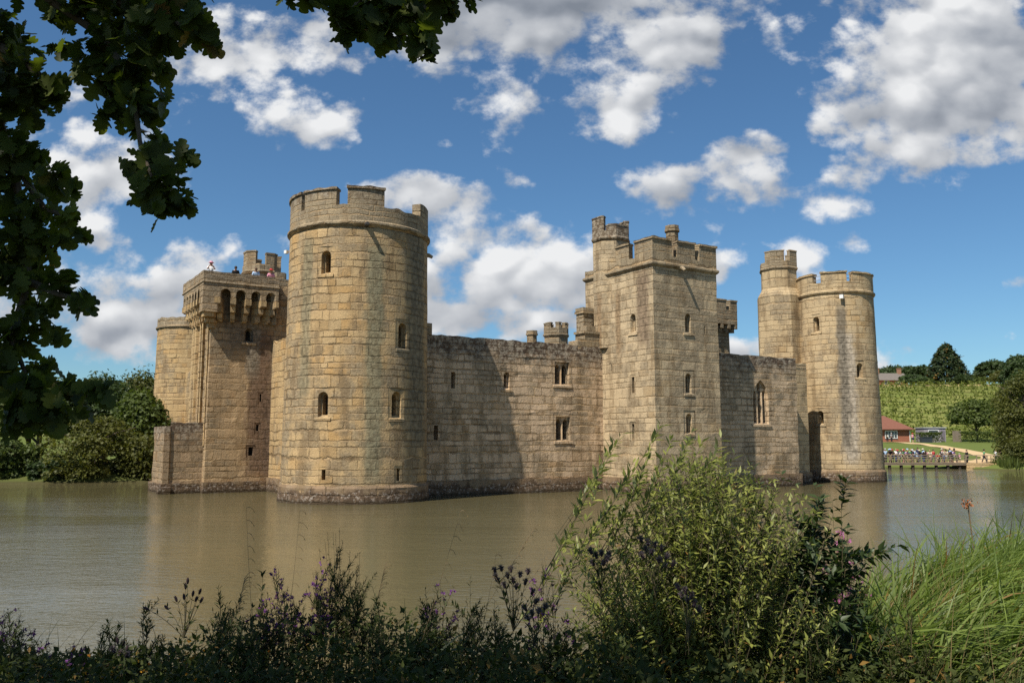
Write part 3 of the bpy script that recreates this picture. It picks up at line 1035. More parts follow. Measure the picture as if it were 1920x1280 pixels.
# long wall between the near tower and the square tower
PE = Path([(3.0, -0.5), (19.6, -0.5)], closed=False)
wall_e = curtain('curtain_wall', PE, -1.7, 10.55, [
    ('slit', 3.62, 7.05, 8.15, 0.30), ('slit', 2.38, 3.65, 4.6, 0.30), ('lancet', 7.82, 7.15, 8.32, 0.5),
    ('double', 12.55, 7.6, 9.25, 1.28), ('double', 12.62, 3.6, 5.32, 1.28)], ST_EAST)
wall_e['label'] = 'long wall beside the near tower, half in its shadow'
bm = bmesh.new()
PE2 = Path([(17.0, -0.5), (19.5, -0.5)], closed=False)
skin(bm, PE2, 10.1, 11.05, rough=0.02, cap=False)
prism(bm, PE2, 0.0, 2.5, 0.01, -1.2, 10.2, 10.95, jag=0.05)
prism(bm, PE2, 0.62, 2.5, 0.008, -1.15, 10.8, 11.55, jag=0.06)
prism(bm, PE2, 0.5, 2.5, 0.08, -1.2, 11.5, 11.68)
prism(bm, PE2, 0.95, 1.75, -0.15, -0.9, 11.6, 12.1)
build('raised_parapet', bm, ST_GREY, wall_e)
bm = bmesh.new()
prism(bm, PE, 1.2, 2.0, 0.0, -0.8, 10.3, 11.3)
build('parapet_stub', bm, ST_GREY, wall_e)


def chimney(c, w, z0, z1, n=4, label=None):
    P = poly(c, w / 2 * (1.2 if n == 4 else 1.05), n, R(45) if n == 4 else R(22.5))
    bm = bmesh.new()
    skin(bm, P, z0, z1, rough=0.01, step=0.5)
    ch = build('chimney', bm, ST_GREY, castle)
    bm = bmesh.new()
    prism(bm, P, 0, P.L, 0.10, -0.05, z1 - 0.28, z1 - 0.10, ends=False)
    prism(bm, P, 0, P.L, 0.05, -0.10, z1 - 0.12, z1 + 0.18, ends=False, jag=0.06)
    build('chimney_cap', bm, ST_GREY, ch)
    return ch


chimney((18.7, 0.9), 1.05, 10.4, 13.45)
chimney((26.0, 19.0), 0.95, 10.0, 14.2, 8)
chimney((24.6, -2.6), 0.95, 15.9, 19.9, 8)
turret('stair_turret', (26.8, 16.0), 1.15, 8, R(22.5), 4.0, 13.6, 14.3, [(0.0, 0.08, 14.75), (0.14, 0.22, 14.75), (0.28, 0.36, 14.75), (0.42, 0.52, 14.75), (0.58, 0.66, 14.75), (0.72, 0.80, 14.75), (0.86, 0.94, 14.75)], ST_GREY, ST_GREY)
bm = bmesh.new()                               # inner ranges seen over the wall top
PB = Path([(23.5, 15.4), (30.5, 15.4)], closed=False)
prism(bm, PB, 0, 7.0, 0, -1.0, 3.0, 12.6, jag=0.15)
build('inner_wall', bm, ST_GREY, castle)

# square tower half way along
PS = Path([(19.3, 1.5), (19.3, -6.2), (25.5, -6.2), (25.5, 1.5)])
L1 = PS.s[1]


def sq_left(v):
    return 1.5 - v


def sq_right(u_):
    return L1 + (u_ - 19.3)


ops = [Opening('lancet', sq_left(-4.0), 11.28, 12.62, 0.58), Opening('loop', sq_left(-1.55), 8.68, 9.2, 0.13),
       Opening('slit', sq_left(-3.9), 6.97, 8.1, 0.28), Opening('slit', sq_left(-3.82), 3.65, 4.78, 0.28),
       Opening('lancet', sq_right(22.54), 11.26, 12.62, 0.56), Opening('lancet', sq_right(22.45), 6.92, 8.34, 0.58), Opening('lancet', sq_right(22.42), 4.1, 5.5, 0.58),
       Opening('loop', sq_right(24.18), 11.28, 11.86, 0.11)]
bm = bmesh.new()
skin(bm, PS, 0.9, 15.9, [o.hole() for o in ops], batter=0.06, rough=0.025, step=0.45)
square = build('square_tower', bm, ST_SQUARE, castle)
square['label'] = 'tall square tower in the middle of the long front'
for o in ops:
    o.make(PS, square, ST_SQUARE, 0.02)
bm = bmesh.new()
prism(bm, PS, 0, PS.L, 0.28, -0.3, -1.7, 1.0, ends=False, jag=0.05)
build('footing', bm, ST_FOOT, square)
bm = bmesh.new()
ring_course(bm, PS, 15.95, DRIP)
build('string_course', bm, ST_PARAPET, square)
bm = bmesh.new()
prism(bm, PS, 0, PS.L, 0.03, -0.5, 16.0, 16.6, ends=False, jag=0.12, step=.25)
lf = 7.7
fr = 6.2
for (s0, s1) in ((sq_left(-2.2), sq_left(-3.7)), (sq_left(-4.3), L1 + fr * 0.295), (L1 + fr * .375, L1 + fr * .655), (L1 + fr * .725, L1 + fr * 1.0 + 1.0), (L1 + fr + 2.0, L1 + fr + 3.6), (L1 + fr + 4.6, L1 + fr + 6.4), (L1 + fr + lf + 1, L1 + fr + lf + 2.6)):
    prism(bm, PS, s0, s1, 0.028, -0.498, 16.4, 17.75, jag=0.06, step=.22)
    prism(bm, PS, s0 - 0.04, s1 + 0.04, 0.11, -0.57, 17.73, 17.88, uoff=3, jag=0.09, step=.22)
build('battlement', bm, ST_PARAPET, square)
turret('stair_turret', (20.3, -0.4), 1.4, 8, R(22.5), 10.45, 18.75, 19.35, [(0.02, 0.12, 20.3), (0.18, 0.30, 19.7), (0.36, 0.52, 20.4), (0.56, 0.76, 19.75), (0.84, 0.95, 20.3)], ST_SQUARE, ST_PARAPET, square,
       opens=())


def spout(P, s, z, parent, ln=1.1, drop=0.12, mat=None):
    a, c = P.at(s, -0.1), P.at(s, ln)
    bm = bmesh.new()
    n = (c - a).normalized()
    add_tube(bm, [(a.x, a.y, z), (a.x + n.x * ln * .6, a.y + n.y * ln * .6, z), (c.x, c.y, z - drop)], [0.17, 0.14, 0.10], 8)
    build('water_spout', bm, mat or ST_GREY, parent)


spout(P_NEAR, circ_s(P_NEAR, -107), 16.3, near_tower, 0.62, 0.05, plain('spout_lead', (0.07, 0.065, 0.06), 0.6, 0.2))
spout(P_NEAR, circ_s(P_NEAR, -24), 15.5, near_tower, 0.35)
spout(PS, sq_right(21.9), 15.85, square, 0.62, 0.25)
bm = bmesh.new()
q = P_FAR.at(circ_s(P_FAR, -134), 0.25)
add_box(bm, q.x, q.y, 16.3, 0.32, 0.32, 0.34, 0.4)
add_tube(bm, [(q.x, q.y, 16.3), (q.x + .1, q.y + .2, 16.45)], 0.05)
build('floodlight', bm, WHITE, far_tower)
bm = bmesh.new()
q = P_NEAR.at(circ_s(P_NEAR, F - 84), 0.2)
add_box(bm, q.x, q.y, 15.3, 0.2, 0.22, 0.2, 0.4)
add_tube(bm, [(q.x, q.y, 15.3), (q.x + .2, q.y + .2, 15.4)], 0.05)
build('floodlight', bm, WHITE, near_tower)

# chapel wall, standing forward of the curtain
PC = Path([(25.0, -4.2), (36.4, -4.2), (36.4, 1.0)], closed=False)
chapel = curtain('chapel_wall', PC, -1.7, 10.25, [('triple', 7.15, 4.9, 8.35, 1.75)], ST_CHAPEL, ragged=0.14, depth=1.6)
chapel['label'] = 'wall with the tall pointed window of three lights'
bm = bmesh.new()
prism(bm, PC, 9.3, 11.3, 0.02, -1.1, 9.6, 10.05, jag=0.25, step=0.3)
build('broken_top', bm, ST_CHAPEL, chapel)
bm = bmesh.new()
PN = Path([(36.45, 0.4), (44.0, 0.4)], closed=False)
skin(bm, PN, -1.7, 10.3, rough=0.03, cap=False)
prism(bm, PN, 0, 7.5, 0.01, -1.8, 10.0, 10.35, jag=0.1)
build('curtain_wall', bm, ST_FAR, castle)
bm = bmesh.new()                               # block added in the angle to catch the chapel wall's shadow
PBt = Path([(36.46, -1.9), (40.6, -1.9), (40.6, 0.35)], closed=False)
skin(bm, PBt, -1.7, 10.05, rough=0.03, cap=False)
prism(bm, PBt, 0, PBt.L, 0.02, -1.6, 9.8, 10.2, jag=0.12)
bt_ = build('shadow_catch_block', bm, ST_FAR, castle)
bm = bmesh.new()
prism(bm, PBt, 0, PBt.L, 0.13, -0.3, -1.7, 0.95, jag=.08)
build('footing', bm, ST_FOOT, bt_)

# wall on the other side of the near tower, up to the postern gate tower
PW = Path([(-2.0, 11.6), (-2.0, 3.2)], closed=False)
curtain('curtain_wall', PW, -1.7, 10.75, [], ST_WESTERN, ragged=0.22, depth=2.0)
PW2 = Path([(-1.6, 44.5), (-1.6, 17.5)], closed=False)
curtain('curtain_wall', PW2, -1.7, 10.6, [], ST_WESTERN, ragged=0.2, depth=2.0)

# postern gate tower: tall, square, its parapet carried out on corbels
PP = Path([(-6.4, 17.0), (-6.4, 11.3), (1.5, 11.3), (1.5, 17.0)])
W1 = PP.s[1]


def po_right(u_):
    return W1 + (u_ + 6.4)


ops = [Opening('lancet', po_right(-3.73), 10.65, 11.65, 0.62), Opening('slit', po_right(-3.32), 2.55, 3.15, 0.34), Opening('loop', po_right(-2.75), 6.4, 6.95, 0.14),
       Opening('loop', po_right(-2.9), 4.3, 4.75, 0.2)]
bm = bmesh.new()
skin(bm, PP, 0.7, 14.9, [o.hole() for o in ops], batter=0.05, rough=0.04, step=0.42)
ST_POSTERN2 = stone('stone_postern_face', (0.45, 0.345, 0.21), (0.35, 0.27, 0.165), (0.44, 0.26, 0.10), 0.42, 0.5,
                    streaks=((po_right(-2.8), 1.25, 0.8, 12.0, (0.15, 0.105, 0.08)), (po_right(-3.4), 0.6, 8.0, 13.5, (0.30, 0.28, 0.22)), (po_right(-4.3), 1.6, 9.8, 12.5, (0.17, 0.145, 0.11)), (po_right(-4.0), 3.0, 11.7, 15.5, (0.10, 0.085, 0.062)), (po_right(-1.8), 0.9, 0.8, 7.0, (0.17, 0.13, 0.10)),  # broad darkest streak: shade of the parapet recess, painted into the stone
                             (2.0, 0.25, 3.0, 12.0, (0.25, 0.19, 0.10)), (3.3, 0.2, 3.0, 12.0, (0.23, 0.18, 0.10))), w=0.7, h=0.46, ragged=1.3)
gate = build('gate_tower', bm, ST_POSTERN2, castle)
gate['label'] = 'square gate tower with corbelled parapet and visitors on top'
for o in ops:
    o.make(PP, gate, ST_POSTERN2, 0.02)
bm = bmesh.new()
prism(bm, PP, 0, PP.L, 0.16, -0.3, -1.7, 0.78, ends=False, jag=0.06)
build('footing', bm, ST_FOOT, gate)
bm = bmesh.new()                               # vertical ribs either side of the gate recess on the sunny side
for v0, dpt in ((11.9, .10), (13.0, .22), (13.6, .22), (15.0, .22), (15.7, .22), (16.6, 0.1)):
    p = PP.at(17.0 - v0, dpt / 2)
    prism(bm, PP, 17.0 - v0 - .16, 17.0 - v0 + .16, dpt, -0.1, 3.2, 12.0)
build('gate_rib', bm, ST_WESTERN, gate)
# machicolated parapet
OV = 0.82
Ptop = Path([(-6.4 - OV, 17.2), (-6.4 - OV, 11.3 - OV), (-1.9, 11.3 - OV), (-1.9, 17.2)])


def arcade(bm, P, s0, s1, n, zlo, zspring, zapex, ztop, pier, depth):
    """a wall pierced by small arches between s0 and s1"""
    uvl = uv_layer(bm)
    bay = (s1 - s0) / n

    def quad(pts):
        vv = []
        for (s, o_, z) in pts:
            p = P.at(s, o_)
            vv.append(bm.verts.new((p.x, p.y, z)))
        f = bm.faces.new(vv)
        for lp, (s, o_, z) in zip(f.loops, pts):
            lp[uvl].uv = (s + o_ * 0.7, z)
    for k in range(n):
        a = s0 + k * bay + pier / 2
        c = s0 + (k + 1) * bay - pier / 2
        outl = []
        N = 8
        for i in range(N + 1):
            th = math.pi * i / N
            x = (a + c) / 2 - (c - a) / 2 * math.cos(th)
            z = zspring + (zapex - zspring) * math.sin(th) ** 0.8
            outl.append((x, z))
        for (x0, za), (x1, zb) in zip(outl, outl[1:]):
            quad(((x0, 0, za), (x1, 0, zb), (x1, 0, ztop), (x0, 0, ztop)))
            quad(((x0, -depth, za), (x1, -depth, zb), (x1, 0, zb), (x0, 0, za)))
            quad(((x1, -depth, zb), (x0, -depth, za), (x0, -depth, ztop), (x1, -depth, ztop)))
    for k in range(n + 1):
        a = s0 + k * bay - pier / 2
        c = s0 + k * bay + pier / 2
        if k == 0:
            a = s0
        if k == n:
            c = s1
        quad(((a, 0, zlo), (c, 0, zlo), (c, 0, ztop), (a, 0, ztop)))
        quad(((a, -depth, zlo), (a, 0, zlo), (a, 0, zspring + .1), (a, -depth, zspring + .1)))
        quad(((c, 0, zlo), (c, -depth, zlo), (c, -depth, zspring + .1), (c, 0, zspring + .1)))
        quad(((a, -depth, zlo), (c, -depth, zlo), (c, 0, zlo), (a, 0, zlo)))


ws = Ptop.s[1]
bm = bmesh.new()
arcade(bm, Ptop, ws + 1.0, ws + 5.3, 4, 13.15, 13.85, 14.25, 14.6, 0.36, 0.30)
arcade(bm, Ptop, 0.3, ws - 0.9, 6, 13.15, 13.85, 14.25, 14.6, 0.36, 0.30)
prism(bm, Ptop, ws - 0.9, ws + 1.0, 0, -0.5, 12.55, 14.6)
prism(bm, Ptop, 0, Ptop.L, 0.004, -0.45, 14.58, 15.42, ends=False, jag=0.06)
ring_course(bm, Ptop, 14.62, [(0.0, -0.06), (0.06, 0.0), (0.06, 0.05), (0.0, 0.1)])
ST_MACH = stone('stone_gate_parapet', (0.40, 0.325, 0.215), (0.31, 0.255, 0.175), (0.40, 0.27, 0.12), 0.60, 0.2, top=15.6, top_amt=0.5, w=0.6, h=0.42)
build('battlement', bm, ST_MACH, gate)
bm = bmesh.new()                               # corbels: two rounded steps under each pier
spots_ = [ws + 1.0 + 4.3 / 4 * k for k in range(0, 5)] + [0.3 + (ws - 1.2) / 6 * k for k in range(0, 7)]
for s in spots_:
    for (z0, z1, o_) in ((13.10, 13.6, 0.03), (12.55, 13.15, -0.20), (12.0, 12.6, -0.44)):
        prism(bm, Ptop, s - 0.20, s + 0.20, o_ - 0.005, -OV - 0.1, z0 + 0.10, z1)
        prism(bm, Ptop, s - 0.195, s + 0.195, o_ - 0.11, -OV - 0.1, z0, z0 + 0.12)
for (z0, z1, o_) in ((12.2, 12.62, -0.12), (11.85, 12.25, -0.38), (11.5, 11.9, -0.6)):
    prism(bm, Ptop, ws - 0.75 - o_ * .4, ws + 0.75 + o_ * .4, o_, -OV - 0.2, z0, z1)
build('corbel', bm, ST_WESTERN, gate)
bm = bmesh.new()                               # walk behind the parapet
PRf = Path([(-6.9, 16.8), (-6.9, 10.9), (-1.9, 10.9), (-1.9, 16.8)])
bm.faces.new([bm.verts.new((p.x, p.y, 14.35)) for p in PRf.p])
prism(bm, PRf, PRf.s[1] + 5.0 - 0.05, PRf.s[1] + 5.0 + 3.3, 0.0, -0.5, 12.0, 14.35)
build('roof_walk', bm, ST_GREY, gate)
bm = bmesh.new()
PU = Path([(-1.85, 16.5), (-1.85, 11.32), (1.4, 11.32), (1.4, 16.5)])
skin(bm, PU, 14.0, 15.5, rough=0.02)
prism(bm, PU, PU.s[1] - .6, PU.s[1] + 0.6, 0.0, -0.4, 15.4, 16.0)
build('upper_wall', bm, ST_GREY, gate)
turret('stair_turret', (-2.2, 14.0), 1.36, 8, R(22.5), 14.3, 16.2, 16.75, [(0.0, 0.1, 17.5), (0.15, 0.26, 17.5), (0.40, 0.585, 17.75), (0.68, 0.80, 17.6), (0.88, 0.97, 17.6)], ST_GREY, ST_GREY, gate)
# ruined bridge pier in front of the gate
PA = Path([(-8.95, 16.2), (-8.95, 12.0), (-6.3, 12.0), (-6.3, 16.2)])
bm = bmesh.new()
skin(bm, PA, -0.4, 4.6, rough=0.06, step=0.4, batter=0.06)
prism(bm, PA, PA.s[1] + 0.3, PA.s[1] + 2.6, 0.01, -0.9, 4.4, 4.85, jag=0.2, step=0.3)
prism(bm, PA, PA.s[1] - 0.22, PA.s[1] + 0.35, 0.12, -0.3, -0.4, 4.5)
pier = build('bridge_pier', bm, ST_PIER, castle)
bm = bmesh.new()
prism(bm, PA, 0, PA.L, 0.22, -0.3, -1.7, 0.7, ends=False, jag=0.08)
prism(bm, PA, PA.s[1] - 0.5, PA.s[1] + 0.6, 0.40, -0.2, -1.7, 0.45, jag=0.08)
build('footing', bm, ST_FOOT, pier)

# great gatehouse at the far side, seen over the chapel wall
PG = Path([(43.5, 20), (43.5, 12.6), (46.8, 12.6), (46.8, 20)])
bm = bmesh.new()
skin(bm, PG, 4, 16.2, rough=0.02, step=0.5)
gh = build('gatehouse', bm, ST_GREY, castle)
PGt = Path([(42.9, 20), (42.9, 12.0), (47.4, 12.0), (47.4, 20)])
bm = bmesh.new()
prism(bm, PGt, 0, PGt.L, 0, -0.5, 15.7, 17.2, ends=False)
gs = PGt.s[1]
for (a, c) in ((gs - 2.6, gs - 1.4), (gs - .6, gs + .9), (gs + 1.5, gs + 2.9), (gs + 3.5, gs + 5.2)):
    prism(bm, PGt, a, c, 0.01, -0.45, 17.0, 18.15)
    prism(bm, PGt, a - .05, c + .05, 0.06, -0.5, 18.12, 18.3)
build('battlement', bm, ST_GREY, gh)
bm = bmesh.new()
for k in range(5):
    s = gs + 0.12 + 4.26 / 4 * k
    prism(bm, PGt, s - .2, s + .2, -0.01, -0.62, 15.25, 15.75)
    prism(bm, PGt, s - .2, s + .2, -0.25, -0.62, 14.85, 15.3)
build('corbel', bm, ST_GREY, gh)

# ------------------------------------------------------------------ foliage tools
LEAF4 = (np.array([(0, 0, 0), (-.5, .42, .16), (0, .48, 0), (.5, .42, .16), (0, 1, -.06)]), np.array([(0, 2, 1), (1, 2, 4), (0, 3, 2), (2, 3, 4)]))
SPRAY = (np.array([(0, 0, 0), (-.5, .25, .1), (-.15, .42, 0), (-.42, .8, .05), (0, .62, -.05), (.2, 1.0, 0), (.18, .5, .05), (.55, .55, .1), (.3, .1, 0)]),
         np.array([(0, 2, 1), (0, 4, 2), (2, 4, 3), (4, 6, 5), (0, 6, 4), (0, 8, 6), (6, 8, 7)]))


def unit(a):
    return a / np.maximum(np.linalg.norm(a, axis=-1, keepdims=True), 1e-9)


def leaf_cloud(pos, axis_, nrm, length, width, template=LEAF4):
    """many leaves at once: growth direction, facing and size for each"""
    tv, tf = template
    a = unit(axis_)
    x = unit(np.cross(a, nrm))
    z = np.cross(x, a)
    n, k = len(pos), len(tv)
    L = np.broadcast_to(np.asarray(length, float), (n,))[:, None, None]
    W = np.broadcast_to(np.asarray(width, float), (n,))[:, None, None]
    v = pos[:, None, :] + x[:, None, :] * tv[None, :, 0:1] * W + a[:, None, :] * tv[None, :, 1:2] * L + z[:, None, :] * tv[None, :, 2:3] * W
    f = tf[None, :, :] + (np.arange(n) * k)[:, None, None]
    return v.reshape(-1, 3), f.reshape(-1, tf.shape[1]), k


def rand_dirs(n, rng):
    return unit(rng.normal(size=(n, 3)))


def foliage(name, chunks, mat, parent, rng):
    """chunks: (pos, axis, normal, length, width, template)"""
    V, Fc, RN, off = [], [], [], 0
    for (p, a, nn_, l_, w_, t) in chunks:
        v, f, k = leaf_cloud(p, a, nn_, l_, w_, t)
        V.append(v)
        Fc.append(f + off)
        off += len(v)
        RN.append(np.repeat(rng.random(len(p)), k))
    return mesh_np(name, np.concatenate(V), np.concatenate(Fc), mat, parent, np.concatenate(RN))


def crown_points(rng, n, lobes, shell=0.55):
    """leaf positions and outward directions over a set of lobes (centre, radii)"""
    vol = np.array([r[0] * r[1] * r[2] for _, r in lobes]) ** 0.67
    pick = rng.choice(len(lobes), n, p=vol / vol.sum())
    d = rand_dirs(n, rng)
    d[:, 2] = np.where(d[:, 2] < -0.35, -d[:, 2] * 0.6, d[:, 2])
    rad = (shell + (1 - shell) * rng.random(n) ** 0.6) * (0.9 + 0.25 * rng.random(n) ** 3)
    C = np.array([c for c, _ in lobes])[pick]
    Rr = np.array([r for _, r in lobes])[pick]
    return C + d * Rr * rad[:, None], d


FOL_DARK = leaf_mat('foliage_dark', (0.018, 0.034, 0.010), (0.055, 0.085, 0.022), 0.25, 0.25, 0.35)
FOL_MID = leaf_mat('foliage_mid', (0.035, 0.055, 0.012), (0.105, 0.135, 0.028), 0.3, 0.25, 0.35)
FOL_OLIVE = leaf_mat('foliage_olive', (0.042, 0.053, 0.011), (0.130, 0.132, 0.028), 0.3, 0.25, 0.3)
FOL_PALE = leaf_mat('foliage_pale', (0.075, 0.09, 0.045), (0.19, 0.215, 0.10), 0.3, 0.3, 0.5)
FOL_CONIFER = leaf_mat('foliage_conifer', (0.014, 0.028, 0.011), (0.042, 0.062, 0.02), 0.15, 0.2, 0.5, brown=0.05)


def tree(name, label, x, y, height, width, mat, n=5200, leaf=0.42, form='round', trunk_h=0.3, seed=0, group=None, cat='tree', lean=0.0, z=None, nl=None):
    rng = np.random.default_rng(seed + 101)
    zb = gz(x, y) if z is None else z
    t = empty(name, (x, y, zb))
    tag(t, label, cat, group)
    bm = bmesh.new()
    rt = max(0.06, height * 0.028)
    top = height * 0.75
    add_tube(bm, [(0, 0, -0.4), (0.1 * rt, 0, height * .15), (lean * .4, 0.2, height * .45), (lean, 0.1, top)], [rt * 1.5, rt, rt * .7, rt * .2], 7)
    for k in range(7):
        a = k * 2.4 + rng.random()
        h0 = height * (0.18 + 0.07 * k)
        e = (math.cos(a) * width * .36, math.sin(a) * width * .36, h0 + height * .2)
        add_tube(bm, [(0, 0, h0), (e[0] * .5, e[1] * .5, h0 + height * .12), e], [rt * .5, rt * .33, rt * .1], 5)
    build('trunk', bm, BARK, t)
    lobes = []
    if form == 'round':
        for k in range(nl or 22):
            d = rand_dirs(1, rng)[0]
            d[2] = abs(d[2]) * 1.1 - 0.35
            s = 0.20 + 0.14 * rng.random()
            lobes.append((np.array([d[0] * width * .34, d[1] * width * .34, height * (trunk_h + (1 - trunk_h) * 0.5) + d[2] * height * (1 - trunk_h) * .40]) + [lean, 0, 0], np.array([width * s, width * s, height * s * .62])))
    elif form == 'cone':
        for k in range(56):
            f = (k + .5) / 56
            a = k * 2.39996
            rr = width * .40 * (1 - f) ** 0.62 * (1.0 if f > .12 else .85)
            lobes.append((np.array([math.cos(a) * rr, math.sin(a) * rr, height * (.01 + .94 * f)]), np.array([width * (.19 - .12 * f), width * (.19 - .12 * f), height * .12])))
    elif form == 'shrub':
        for k in range(nl or 18):
            a = rng.random() * 6.28
            q = math.sqrt(rng.random())
            hh = height * (1 - 0.45 * q * q) * (0.8 + .2 * rng.random())
            for zz in (0.18, 0.5, 0.82):
                lobes.append((np.array([math.cos(a) * width * .42 * q, math.sin(a) * width * .42 * q, hh * zz]), np.array([width * .16, width * .16, height * .17])))
    p, d = crown_points(rng, n, lobes, 0.5)
    a = unit(d * 0.6 + rand_dirs(n, rng) * 0.8 + np.array([0, 0, -0.25]))
    nn_ = unit(d + rand_dirs(n, rng) * 0.55 + np.array([0, 0, 0.5]))
    ln = leaf * (0.6 + 0.8 * rng.random(n))
    foliage('crown', [(p - a * ln[:, None] * .5, a, nn_, ln, ln * 0.8, SPRAY)], mat, t, rng)
    return t


# ------------------------------------------------------------------ the woods on the far left bank
WOOD = 'trees of the wood on the far bank'
LEFT_TREES = [
    # x, y, height, width, material, label
    (-61, 92, 13.5, 11, FOL_PALE, 'pale silvery tree of the wood, behind the hanging oak leaves'),
    (-54, 98, 11.5, 10, FOL_MID, 'bushy mid-green tree of the wood, right of the silvery one'),
    (-45.0, 104, 14.8, 8, FOL_OLIVE, 'feathery olive tree of the wood with the tallest thin top'),
    (-43.0, 90, 11.6, 7.5, FOL_DARK, 'round dark green tree of the wood, between olive and castle'),
    (-38.5, 93, 11.6, 7, FOL_DARK, 'dark tree of the wood with two rounded tops, near the castle'),
    (-36.6, 84.5, 9.6, 5.5, FOL_MID, 'mid-green tree right against the outline of the distant round tower'),
    (-66, 84, 11, 9, FOL_DARK, 'dark tree at the very edge of the wood'),
    (-49, 87, 9.2, 8, FOL_MID, 'green tree of the wood showing under the lowest oak leaves'),
    (-72, 100, 15, 12, FOL_DARK, 'big dark tree deep in the wood, mostly behind oak leaves'),
    (-50, 112, 15.0, 12, FOL_DARK, 'big dark tree rising behind the olive tree of the wood'),
]
for i, (x, y, h, w, mt, lb) in enumerate(LEFT_TREES):
    tree('woodland_tree', lb, x, y, h, w, mt, 9500, 0.40, seed=i, group=WOOD, trunk_h=0.1, z=gz(x, y) - 0.5, nl=26)
SHRUBS = 'bushes overhanging the water of the far bank'
LEFT_SHRUBS = [
    (-37.6, 77.8, 6.6, 9.5, FOL_OLIVE, 'wide yellow-green bush overhanging the water, nearest the castle'),
    (-33.8, 79.6, 4.6, 5.0, FOL_OLIVE, 'low yellow-green bush at the foot of the wood beside the castle'),
    (-44.5, 76.8, 4.6, 6.0, FOL_MID, 'ragged brownish-green bush with bare stems over the water'),
    (-49.5, 75.6, 4.2, 7.0, FOL_DARK, 'dark low bush at the waterline under the oak leaves'),
    (-56, 74.2, 5.0, 7.5, FOL_DARK, 'dark bush at the waterline, last before the edge of view'),
    (-40.5, 76.6, 2.6, 5.0, FOL_DARK, 'low dark bush trailing in the water before the yellow-green one'),
]
for i, (x, y, h, w, mt, lb) in enumerate(LEFT_SHRUBS):
    tree('waterside_bush', lb, x, y, h, w, mt, 9500, 0.29, 'shrub', seed=40 + i, group=SHRUBS, cat='bush', z=min(gz(x, y), 0.3) - 0.3)

# ------------------------------------------------------------------ the far right bank: hill, vineyard, cottages
# vineyard rows across the slope
rng = np.random.default_rng(5)
vp, vd = [], []
for k in range(19):
    y0 = 172 + k * 6.6
    for x in np.arange(40, 190, 0.9):
        y = y0 - (x - 100) * 0.35 + rng.normal() * .4
        if not (180 < y + 0.10 * (x - 90) < 279) or rng.random() < 0.10:
            continue
        zc = gz(x, y)
        if zc < 3.9 or zc > 20.6:
            continue
        m_ = 14
        vp.append(np.stack([x + rng.normal(0, .42, m_), y + rng.normal(0, .3, m_), zc + rng.random(m_) * 1.35 + .1], -1))
vp = np.concatenate(vp)
a = unit(rand_dirs(len(vp), rng) + [0, 0, .3])
VINE = leaf_mat('vine_leaves', (0.085, 0.112, 0.02), (0.195, 0.215, 0.045), 0.35, 0.25, 0.2)
vn = foliage('vineyard_leaves', [(vp, a, unit(rand_dirs(len(vp), rng) + [0, -.5, 1.0]), 0.55 + rng.random(len(vp)) * .35, 0.5, SPRAY)], VINE, None, rng)
tag(vn, 'yellow-green vines in rows over the hillside', 'vines', kind='stuff')

HILLT = 'trees along the hilltop'
HILL_TREES = [
    # az(px), distance, top px y, width m, form, material, label
    (1662, 300, 690, 15, 'round', FOL_DARK, 'spreading dark tree behind the tower on the hilltop'),
    (1690, 305, 684, 16, 'round', FOL_DARK, 'spreading dark hilltop tree above the farmhouse roof'),
    (1718, 310, 683, 13, 'round', FOL_DARK, 'dark hilltop tree with a gap of sky before the conifer'),
    (1738, 300, 682, 11, 'round', FOL_DARK, 'upright dark hilltop tree just left of the tall conifer'),
    (1783, 285, 645, 15.5, 'cone', FOL_CONIFER, 'tall dense conifer standing alone on the hilltop'),
    (1717, 268, 702, 7.5, 'round', FOL_DARK, 'round dark bush before the farmhouse on the hilltop'),
    (1738, 275, 712, 5.5, 'round', FOL_MID, 'small green bush between farmhouse bush and conifer'),
    (1811, 270, 702, 4.8, 'round', FOL_DARK, 'small bush at the right foot of the tall conifer'),
    (1836, 320, 698, 8, 'round', FOL_MID, 'small thin bush far off on the dry hilltop'),
    (1870, 280, 671, 9.5, 'round', FOL_DARK, 'oak on the hilltop with an open rounded crown'),
    (1888, 262, 694, 6.5, 'round', FOL_OLIVE, 'brownish bush under the hilltop oak'),
    (1913, 255, 688, 9, 'round', FOL_DARK, 'dark tree on the hilltop right of the oak'),
    (1926, 250, 662, 10, 'round', FOL_DARK, 'large dark hilltop tree cut by the edge of view'),
]
for i, (px, dist, ty, w, form, mt, lb) in enumerate(HILL_TREES):
    x, y = (px - 960) / 1611 * dist, dist
    zb = gz(x, y)
    h = EYE + (826 - ty) / 1611 * dist - zb + 0.5
    tree('hilltop_tree', lb, x, y, max(2.5, h), w, mt, 9000 if form == 'cone' else 5200, 0.95 if form == 'round' else 0.8, form, seed=80 + i, group=HILLT, trunk_h=0.05, z=zb - 0.5)

# the dark wood-edge tree and the big willow leaning over the water on the right bank
tree('willow_tree', 'large olive-green willow hanging over the right bank', 68.6, 114.5, 13.2, 9.5, FOL_OLIVE, 18000, 0.30, 'shrub', seed=120, nl=40)
tree('willow_tree', 'low leafy willow bough reaching over the water by the reeds', 65.6, 109.6, 4.4, 5.5, FOL_OLIVE, 9000, 0.28, 'shrub', seed=121, nl=26)
tree('broadleaf_tree', 'dark olive round tree below the vineyard beside the hedge', 97.5, 180, 9.4, 10, FOL_MID, 6500, 0.6, seed=122, trunk_h=0.02)
tree('broadleaf_tree', 'dark tree behind the large willow on the right bank', 106, 176, 15.5, 13, FOL_DARK, 6000, 0.6, seed=123, trunk_h=0.02)


